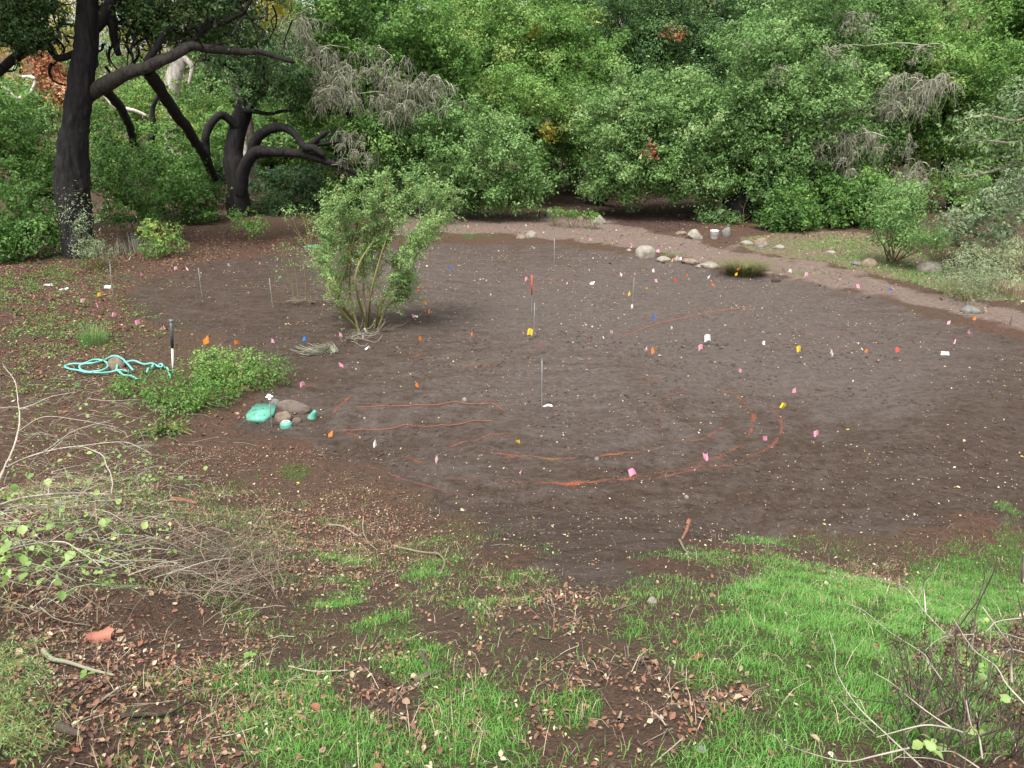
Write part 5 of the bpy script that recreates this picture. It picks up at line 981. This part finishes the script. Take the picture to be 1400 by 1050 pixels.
# heap of cut sticks
STK = []
for q in range(6):
    k = 9; L_ = np.linspace(-.5, .5, k); P = np.stack([L_, .05 * np.sin(L_ * (3 + q)) + .02 * R.normal(size=k), .03 * np.sin(L_ * 4 + q)], -1); V, Q = tubes(P[None], np.linspace(.008, .0045, k)[None], 5); STK.append(mesh('stick', V, Q, M['twig'], np.full(len(V), [.2, .35, .5, .62, .3, .75][q]), True))
t = thing('brush_heap', 'tangled heap of cut sticks on the near left bank', 'brush heap', gpt(300, 770))
for q in range(190):
    x, y = R.normal(305, 40), R.normal(765, 32)
    p = gph(x, y, R.uniform(.01, .16)); o = link('stick', STK[R.integers(6)], t, p - np.array(t.location)); o.rotation_euler = (0, R.normal(0, .22), R.normal(.5, .8) + (1.6 if q % 4 == 0 else 0)); l = R.uniform(.25, .75); o.scale = (l, l, l * R.uniform(.6, 1.0))
P = []
for q in range(420):
    p0 = gph(R.normal(295, 62), R.normal(755, 45), R.uniform(.005, .12)); a_ = R.uniform(0, 6.28); l = R.uniform(.06, .22); v = np.array([math.cos(a_), math.sin(a_), R.normal(0, .25)]) * l; P.append(np.array([p0 - v, p0 + R.normal(0, .015, 3), p0 + v]))
V, Q = tubes(np.array(P), .0022); o = add_part(t, 'fine_twigs', mesh('fine_twigs', V, Q, M['twig'], np.repeat(np.clip(R.normal(.35, .25, len(P)), 0, 1), 9))); o['kind'] = 'stuff'

def stick(label, pts, r, mat='twig', h=.02, name='stick', cat='stick', t0=.5):
    P = [gpt(*q) + np.array([0, 0, h]) for q in pts]; me = limb_mesh(name, P, r, r * .5, M[mat], 16, 7, .03, 1.0); a = me.attributes.new('tint', 'FLOAT', 'POINT'); a.data.foreach_set('value', np.full(len(me.vertices), t0, np.float32)); b_ = P[0]
    return tag(link(name, offs(me, b_), None, b_), label, cat)
stick('bent pale stick between the brush heap and the plot', [(449, 721), (468, 721), (480, 727), (489, 735)], .016, t0=.75); stick('thin curved twig right of the bent pale stick', [(497, 708), (496, 725), (503, 742), (516, 755)], .008, t0=.85); stick('long forked grey stick lying at the edge of the near grass', [(540, 750), (575, 757), (598, 762), (608, 772), (604, 786)], .013, t0=.7)
stick('red-brown wood splinter lying on the soil below the arc', [(942, 710), (938, 722), (934, 734)], .028, 'redwood', .02, 'wood_splinter', 'wood'); stick('grey stick below the red-brown splinter', [(929, 740), (936, 752), (945, 757)], .016, t0=.6); stick('reddish wood chunk on the near left bank above the brush heap', [(233, 684), (250, 686), (268, 690)], .035, 'redwood', .03, 'wood_chunk', 'wood')
stick('grey branching dead twig left of the large red leaf', [(60, 893), (72, 905), (95, 912), (125, 920), (155, 928)], .014, 'deadtwig', .03, t0=.4); stick('dark short log in the near left litter', [(82, 1000), (100, 1010), (112, 1014)], .022, 'bark_brown', .03); stick('dark stick near the bottom left, right of the short log', [(165, 985), (200, 983), (228, 979), (262, 964)], .013, 'bark_brown', .02)
stick('pale stick crossing the litter below the pair of green leaves', [(138, 960), (158, 950), (175, 938)], .006, t0=.95); stick('dark rotten stick in litter between grass patches', [(575, 895), (582, 905), (586, 912)], .02, 'bark_brown', .02); stick('grey rotten stick lying right of the dark rotten one', [(565, 938), (585, 930), (605, 920)], .02, t0=.35)
stick('pale stem lying along the lower left grass', [(395, 912), (430, 922), (475, 922)], .005, t0=.95); stick('pale stalk standing on the bare patch by the bottom grass tuft', [(846, 988), (848, 978), (850, 972)], .008, t0=.9); stick('thin stick right of the bottom grass tuft', [(895, 980), (902, 990), (909, 1000)], .006, t0=.95); stick('small dark stick on the near soil left of centre', [(737, 871), (745, 873), (754, 874)], .009, 'bark_brown', .01)
stick('thin dark stick lying on the near soil', [(862, 906), (875, 908), (890, 909)], .007, 'bark_brown', .01); stick('thin branch lying on the weeds behind the hose', [(40, 378), (70, 368), (100, 369), (125, 374)], .016, 'stem'); stick('fallen twig on soil at the far plot edge behind the yellow flags', [(610, 382), (630, 384), (651, 388)], .014, 'bark_brown')
# large curled red leaf
u_, v_ = np.meshgrid(np.linspace(-1, 1, 9), np.linspace(-1, 1, 7)); out = (1 - .28 * np.abs(np.sin(3.2 * np.arctan2(v_, u_))) * np.hypot(u_, v_)); X, Y = u_ * out * .085, v_ * out * .07; Z = .045 * (1 - np.abs(v_) ** 1.4) + .018 * u_ * v_ + .02 * np.abs(u_) ** 3
ii = np.arange(63).reshape(7, 9); o = link('red_leaf', mesh('red_leaf', np.stack([X, Y, Z], -1).reshape(-1, 3), np.stack([ii[:-1, :-1], ii[:-1, 1:], ii[1:, 1:], ii[1:, :-1]], -1).reshape(-1, 4), M['redleaf'] if 'redleaf' in M else M['deadleaf'], np.full(63, .75), True), None, gpt(137, 876) + np.array([0, 0, .02])); o.rotation_euler = (.35, .1, .5); tag(o, 'large curled red-brown leaf on the near left litter', 'leaf')

# bare brown and white twigs at the lower right
rt = gpt(1400, 1080); t = thing('bare_shrub', 'bare shrub of white and brown twigs at the lower right corner', 'shrub', rt)
Z_ = lambda L: [(1050 + x / 3.99, 787 + y / 3.99) for x, y in L]
for L_, h0, h1, r in (([(1110, 400), (1128, 280), (1140, 170), (1180, 80), (1220, 0), (1262, -90)], .35, .9, .008), ([(1000, 330), (1060, 250), (1100, 190), (1140, 140), (1180, 30), (1190, -60)], .4, .9, .0065), ([(950, 570), (880, 470), (840, 415), (660, 300), (525, 190), (430, 150)], .35, .45, .005), ([(970, 320), (850, 190), (800, 120), (750, 65), (690, 40)], .45, .6, .0045),
                      ([(860, 200), (855, 110), (848, 40), (880, 0), (930, -60)], .5, .75, .006), ([(840, 1045), (640, 860), (480, 700), (375, 520), (370, 400), (340, 300)], .2, .45, .0055), ([(770, 940), (580, 985), (430, 1015), (250, 975), (100, 920)], .25, .12, .006), ([(1070, 860), (1000, 835), (870, 815), (760, 835), (600, 880)], .3, .25, .0065), ([(1000, 830), (900, 765), (800, 690), (680, 590), (580, 530)], .3, .4, .0045),
                      ([(1330, 580), (1325, 470), (1330, 400), (1270, 310), (1170, 170)], .4, .7, .0075), ([(850, 415), (890, 330)], .4, .5, .005), ([(770, 970), (745, 900), (748, 850)], .2, .4, .005), ([(1150, 1049), (1060, 990), (1000, 960), (915, 960)], .2, .3, .005), ([(1400, 230), (1250, 250), (1170, 310), (960, 330), (850, 410)], .5, .4, .0055), ([(1400, 350), (1270, 310), (1160, 300)], .55, .5, .006), ([(1400, 420), (1330, 400), (1300, 415)], .5, .5, .004), ([(1400, 700), (1300, 590), (1240, 490), (1120, 400), (1010, 230)], .4, .6, .005), ([(1170, 1000), (1150, 880), (1110, 820), (1080, 680)], .3, .45, .005), ([(1160, 700), (1200, 600), (1225, 450)], .35, .6, .006), ([(580, 860), (480, 770), (375, 660)], .2, .35, .0045), ([(1400, 260), (1380, 180), (1360, 90)], .6, .8, .006), ([(1420, -10), (1395, 40), (1400, -120)], .8, 1.0, .009), ([(1060, 1060), (900, 1000), (700, 990)], .2, .15, .004)):
    add_part(t, 'branch', limb_mesh('branch', line_h(Z_(L_), h0, h1), r * .5, r * .22, M['palewood'], 18, 6, .05, 1.0))
P, HB = [], []
for q in range(90):
    x = R.uniform(1262, 1420) if q > 20 else R.uniform(1230, 1300); y = R.uniform(960, 1075); p0 = gpt(x, y); h = R.uniform(.2, .5); a_ = R.normal(0, .35); e = p0 + np.array([math.sin(a_) * h, R.normal(0, .08), h]); pl = smoothline([p0, (p0 + e) / 2 + R.normal(0, .025, 3), e], 8); P.append(pl)
    for z in range(R.integers(0, 3)):
        i0 = R.integers(3, 7); c = pl[i0]; v = R.normal(0, .07, 3); v[2] = abs(v[2]) + .04; P.append(smoothline([c, c + v * .6 + R.normal(0, .01, 3), c + v * 1.5], 8))
    if R.random() < .45: HB.append(e)
for q, pl in enumerate(P[:150]):
    V, Q = tubes(pl[None], np.linspace(.0032, .0016, 8)[None], 4); add_part(t, 'stem', mesh('stem', V, Q, M['bark_brown' if q % 3 else 'twig'], np.full(32, .5), True))
V, Q = tubes(np.array(P[150:] + P[:1]), .0016); o = add_part(t, 'fine_stems', mesh('fine_stems', V, Q, M['twig'], np.full(len(V), .4))); o['kind'] = 'stuff'
HB = np.repeat(np.array(HB), 26, 0); HB = HB + R.normal(0, 1, HB.shape) * np.array([.008, .008, .022]); V, Fq, T = leaves(HB, norm(R.normal(size=HB.shape)), .014, .009, np.clip(R.normal(.2, .12, len(HB)), 0, 1), True); add_part(t, 'seed_heads', mesh('seed_heads', V, Fq, M['litter'], T))
cs = Z_([(1180, 260), (1110, 480), (1290, 690), (1170, 850), (900, 930), (1330, 930), (1120, 500), (1240, 560)]); spray_leaves(t, cs, 45, .035, (7, 6), (.05, .35))

# ------------------------------------------------------------------ grass, litter, clods, chips
def scatter(n_, mask, ymax=14, xr=(-9, 9), y0=1.2):
    """uniform over the ground, thinned by a mask over (PX,PY,x,y)"""
    x = R.uniform(*xr, n_); y = y0 + (ymax - y0) * R.random(n_); z = gz(x, y); PX, PY = proj(x, y, z)
    ok = (PX > -120) & (PX < 1520) & (PY < 1180); x, y, z, PX, PY = x[ok], y[ok], z[ok], PX[ok], PY[ok]
    k = R.random(len(x)) < mask(PX, PY, x, y); return x[k], y[k], z[k]
BARE = [(790, 890, 85, 55, .75), (830, 960, 60, 60, .5), (1220, 775, 70, 18, .6), (1120, 885, 26, 12, .6), (1260, 900, 40, 14, .5), (1090, 960, 40, 14, .6), (215, 840, 80, 45, 1), (620, 870, 40, 28, .9), (660, 760, 50, 40, .8), (540, 750, 60, 25, .5), (1195, 838, 28, 14, .9), (720, 880, 60, 40, .7), (1130, 770, 60, 25, .6)]
def NEARBANK(x, y): return sstep(-.2, .8, bank_y(np.clip(x, -9, 9)) + .6 - y) * (1 - sstep(-.1, .5, inside_dist(x, y, PLOT)))
def grass_mask(PX, PY, x, y):
    P = np.stack([x, y], -1); v = blob(PX, PY, GRASS); a = sstep(.30, .85, v + (fbm(P * 2.2, 3, 61) - .5) * .9) * sstep(.28, .62, fbm(P * 7, 2, 66) + .22 * v); a = np.maximum(a, .2 * NEARBANK(x, y) * sstep(.45, .65, fbm(P * 1.7, 3, 67))); return a * (1 - blob(PX, PY, BARE))
def blades(x, y, z, L, wd, mat, t0=.5, name='grass', lean=.7):
    n_ = len(x); a_ = R.uniform(0, 6.283, n_); l = L * R.uniform(.45, 1.3, n_); o = np.stack([np.cos(a_), np.sin(a_), 0 * a_], -1) * (lean * R.uniform(.15, 1.1, n_))[:, None]; B = np.stack([x, y, z - .01], -1)
    P1 = B + o * (l * .35)[:, None] + np.array([0, 0, 1.]) * (l * .6)[:, None]; P2 = B + o * (l * 1.0)[:, None] + np.array([0, 0, 1.]) * (l * R.uniform(.45, 1.0, n_))[:, None]
    b2 = a_ + 1.57 + R.normal(0, .5, n_); s_ = np.stack([np.cos(b2), np.sin(b2), 0 * b2], -1) * (wd * R.uniform(.7, 1.3, n_) * .5)[:, None]
    V = np.stack([B - s_, B + s_, P1 + s_ * .8, P1 - s_ * .8, P2], 1).reshape(-1, 3); i0 = np.arange(n_)[:, None] * 5
    T = np.repeat(np.clip(R.normal(t0, .17, n_) + .25 * (vnoise(np.stack([x, y], -1) * 3, 9) - .5), 0, 1), 5); return mesh(name, V, [i0 + np.array([0, 1, 2, 3]), i0 + np.array([3, 2, 4])], M[mat], T)
xa, ya, za = scatter(900000, grass_mask, 10.5, (-7, 7)); tag(link('grass', blades(xa, ya, za, .056, .0034, 'grass', lean=1.1)), 'short fresh green grass on the near bank', kind='stuff')
xb, yb, zb = scatter(160000, lambda a, b_, x, y: grass_mask(a, b_, x, y) * .6, 45, (-22, 26), 10.5); tag(link('far_grass', blades(xb, yb, zb, .10, .014, 'grass', .5, 'far_grass')), 'thin green grass along the path edges', kind='stuff')
xb, yb, zb = scatter(130000, lambda a, b_, x, y: np.maximum(grass_mask(a, b_, x, y), sstep(-.3, .3, inside_dist(x, y, STRIP)) * .55 * sstep(.42, .62, fbm(np.stack([x, y], -1) * .8, 3, 98))) * .75, 38, (2, 22), 20); tag(link('strip_grass', blades(xb, yb, zb, .09, .016, 'grass', .55, 'strip_grass')), 'thin green grass on the strip beyond the path', kind='stuff')
def weed_mask(PX, PY, x, y): return blob(PX, PY, [(100, 450, 110, 50, .75), (60, 390, 110, 35, .85), (60, 520, 90, 30, .6), (180, 470, 50, 20, .4), (620, 780, 120, 60, .35), (480, 760, 80, 60, .3), (720, 810, 70, 40, .45), (560, 690, 60, 20, .3), (1130, 800, 200, 40, .3), (330, 930, 80, 60, .3), (860, 830, 60, 30, .3)]) * sstep(.4, .6, fbm(np.stack([x, y], -1) * 2.5, 3, 90))
xw, yw, zw = scatter(260000, weed_mask, 28, (-16, 6)); n_ = len(xw); Pw = np.stack([xw, yw, zw + R.uniform(.01, .09, n_)], -1); sz = np.where(yw > 12, .055, .02)
V, Fq, T = leaves(Pw, norm(R.normal(0, .5, (n_, 3)) + np.array([0, 0, 1])), sz * R.uniform(.6, 1.4, n_), sz * .6, np.clip(R.normal(.45, .2, n_), 0, 1), True); tag(link('weeds', mesh('weeds', V, Fq, M['bright'], T)), 'small green weeds sprouting from soil and litter', kind='stuff')
def flats(x, y, z, size, mat, name, t0=.5, ts=.25, asp=.55, tilt=.45, lift=.008):
    n_ = len(x); P = np.stack([x, y, z + lift + R.uniform(0, .012, n_)], -1); Nn = norm(R.normal(0, tilt, (n_, 3)) * np.array([1, 1, .2]) + np.array([0, 0, 1])); L = size * np.exp(R.normal(0, .35, n_)); t_ = R.normal(size=(n_, 3)); t_ = norm(t_ - (t_ * Nn).sum(1, keepdims=True) * Nn); s_ = np.cross(Nn, t_); L = L[:, None]; Wd = L * asp * R.uniform(.6, 1.3, n_)[:, None]; cv = (R.uniform(-.05, .28, n_)[:, None]) * L
    V = np.stack([P - t_ * L * .5, P - t_ * L * .12 + s_ * Wd * .5 + Nn * cv, P + t_ * L * .2 + s_ * Wd * .38 + Nn * cv, P + t_ * L * .5, P + t_ * L * .2 - s_ * Wd * .4 + Nn * cv, P - t_ * L * .12 - s_ * Wd * .5 + Nn * cv], 1).reshape(-1, 3); i0 = np.arange(n_)[:, None] * 6
    T = np.repeat(np.clip(R.normal(t0, ts, n_), 0, 1), 6); return mesh(name, V, [i0 + np.array([0, 1, 2, 3]), i0 + np.array([0, 3, 4, 5])], M[mat], T)
def litter_mask(PX, PY, x, y): return np.clip(blob(PX, PY, LITTER) * sstep(.22, .55, fbm(np.stack([x, y], -1) * 2.4, 3, 70)) + .05, 0, 1) * (1 - .9 * blob(PX, PY, BARE[6:])) * (1 - .9 * sstep(-.3, .3, inside_dist(x, y, PLOT)))
x, y, z = scatter(300000, litter_mask, 12, (-8, 8)); tag(link('leaf_litter', flats(x, y, z, .0215, 'litter', 'leaf_litter', .52, .27)), 'brown and tan fallen leaves covering the near bank', kind='stuff')
x, y, z = scatter(90000, lambda a, b_, x, y: litter_mask(a, b_, x, y) * .8, 46, (-28, 28), 12); tag(link('far_litter', flats(x, y, z, .065, 'litter', 'far_litter', .45, .22)), 'red-brown leaf litter under the trees', kind='stuff')
x, y, z = scatter(60000, lambda a, b_, x, y: np.clip(blob(a, b_, [(90, 400, 140, 90, .9), (60, 480, 120, 60, .9), (250, 345, 200, 30, .9)]), 0, 1) * (1 - sstep(-.4, .2, inside_dist(x, y, PLOT))), 34, (-20, -2), 11); tag(link('left_litter', flats(x, y, z, .05, 'litter', 'left_litter', .5, .22)), 'red-brown leaf litter round the big oak', kind='stuff')
x, y, z = scatter(16000, lambda a, b_, x, y: sstep(-.3, .3, inside_dist(x, y, STRIP)) * .5, 38, (2, 22), 20); tag(link('strip_litter', flats(x, y, z, .06, 'litter', 'strip_litter', .75, .2)), 'dry leaves on the grassy strip beyond the path', kind='stuff')
def dirt_in(x, y): return sstep(-.3, .4, inside_dist(x, y, PLOT))
x, y, z = scatter(26000, lambda a, b_, x, y: dirt_in(x, y) * (.15 + .6 * sstep(.45, .7, fbm(np.stack([x, y], -1) * .9, 3, 71))), 30, (-15, 18), 8); tag(link('fallen_chips', flats(x, y, z, .017 + .0008 * y, 'chip', 'fallen_chips', .5, .28, .6)), 'pale small leaf chips speckling the bare soil', kind='stuff')
x, y, z = scatter(12000, lambda a, b_, x, y: dirt_in(x, y) * .12 + .15, 12, (-7, 8), 2); tag(link('near_chips', flats(x, y, z, .02, 'chip', 'near_chips', .45, .28, .55)), 'pale leaf flakes on the near bank', kind='stuff')
x, y, z = scatter(14000, lambda a, b_, x, y: sstep(-.2, .3, inside_dist(x, y, PATH)) * .4, 40, (-10, 26), 14); tag(link('path_chips', flats(x, y, z, .07, 'litter', 'path_chips', .8, .2)), 'wood chips and dry leaves on the path', kind='stuff')
IV0, IF0 = ico(0)
def clods(n_, mask, smin, smax, ymax, xr, y0, name, label):
    x, y, z = scatter(n_, mask, ymax, xr, y0); n_ = len(x); s_ = (smin + (smax - smin) * R.random(n_) ** 3)[:, None, None]; V = IV0[None] * s_ * R.uniform(.55, 1.25, (n_, 12, 1)) * np.array([1.1, 1.1, .7]) + np.stack([x, y, z + s_[:, 0, 0] * .2], -1)[:, None]; Fq = (IF0[None] + np.arange(n_)[:, None, None] * 12).reshape(-1, 3)
    tag(link(name, mesh(name, V.reshape(-1, 3), Fq, M['clod'], None)), label, kind='stuff')
clods(19000, lambda a, b_, x, y: dirt_in(x, y) * sstep(.42, .66, fbm(np.stack([x, y], -1) * 1.3, 3, 72)) * .9, .006, .04, 19, (-9, 11), 8, 'soil_clods', 'crumbled clods on the tilled soil')
clods(7000, lambda a, b_, x, y: sstep(.45, .6, fbm(np.stack([x, y], -1) * 1.6, 3, 73)) * .6, .005, .022, 10, (-6, 6), 2, 'soil_crumbs', 'soil crumbs on the near bank')
# short loose twigs over the near bank
x, y, z = scatter(14000, lambda a, b_, x, y: litter_mask(a, b_, x, y) * .8, 11, (-7, 7)); n_ = len(x); a_ = R.uniform(0, 3.14, n_); l = R.uniform(.03, .13, n_); c = np.stack([x, y, z + .012], -1); v = np.stack([np.cos(a_), np.sin(a_), R.normal(0, .12, n_)], -1) * l[:, None]
V, Q = tubes(np.stack([c - v, c + R.normal(0, .006, (n_, 3)), c + v], 1), .0022); tag(link('loose_twigs', mesh('loose_twigs', V, Q, M['twig'], np.repeat(np.clip(R.normal(.55, .25, n_), 0, 1), 9))), 'short loose twigs scattered over the near bank', kind='stuff')
# dry grass stems in the grass and litter
x, y, z = scatter(70000, lambda a, b_, x, y: np.clip(litter_mask(a, b_, x, y) * .35 + blob(a, b_, GRASS) * .15, 0, 1), 10.5, (-7, 7)); tag(link('dry_grass', blades(x, y, z, .10, .003, 'chip', .45, 'dry_grass', 1.6)), 'dry straw stems lying in the litter', kind='stuff')
# the largest fallen leaves, one by one
FL = []
for q in range(6):
    c = np.array([(0, 0, 0), (.2, .24, .06), (.45, .30, .09), (.75, .20, .07), (1, .02, .02), (.75, -.22, .06), (.45, -.28, .10), (.2, -.2, .05), (.5, 0, -.02)]) * np.array([1, .75 + .12 * q, .6 + .3 * q]); FL.append(mesh('fallen_leaf', c, [np.array([[k, 8, (k + 1) % 8] for k in range(8)])[:, [0, 1, 2]]], M['litter'], np.full(9, [.3, .45, .55, .62, .66, .78][q]), True))
x, y, z = scatter(1500, lambda a, b_, x, y: np.clip(litter_mask(a, b_, x, y) + .08, 0, 1) * (b_ > 640), 8.5, (-5, 5))
for q in range(min(285, len(x))):
    o = link('fallen_leaf', FL[R.integers(6)], ground, (x[q], y[q], z[q] + .015)); o.rotation_euler = (R.normal(0, .35) + (math.pi if R.random() < .4 else 0), R.normal(0, .3), R.uniform(0, 6.28)); o.scale = (R.uniform(.026, .052),) * 3
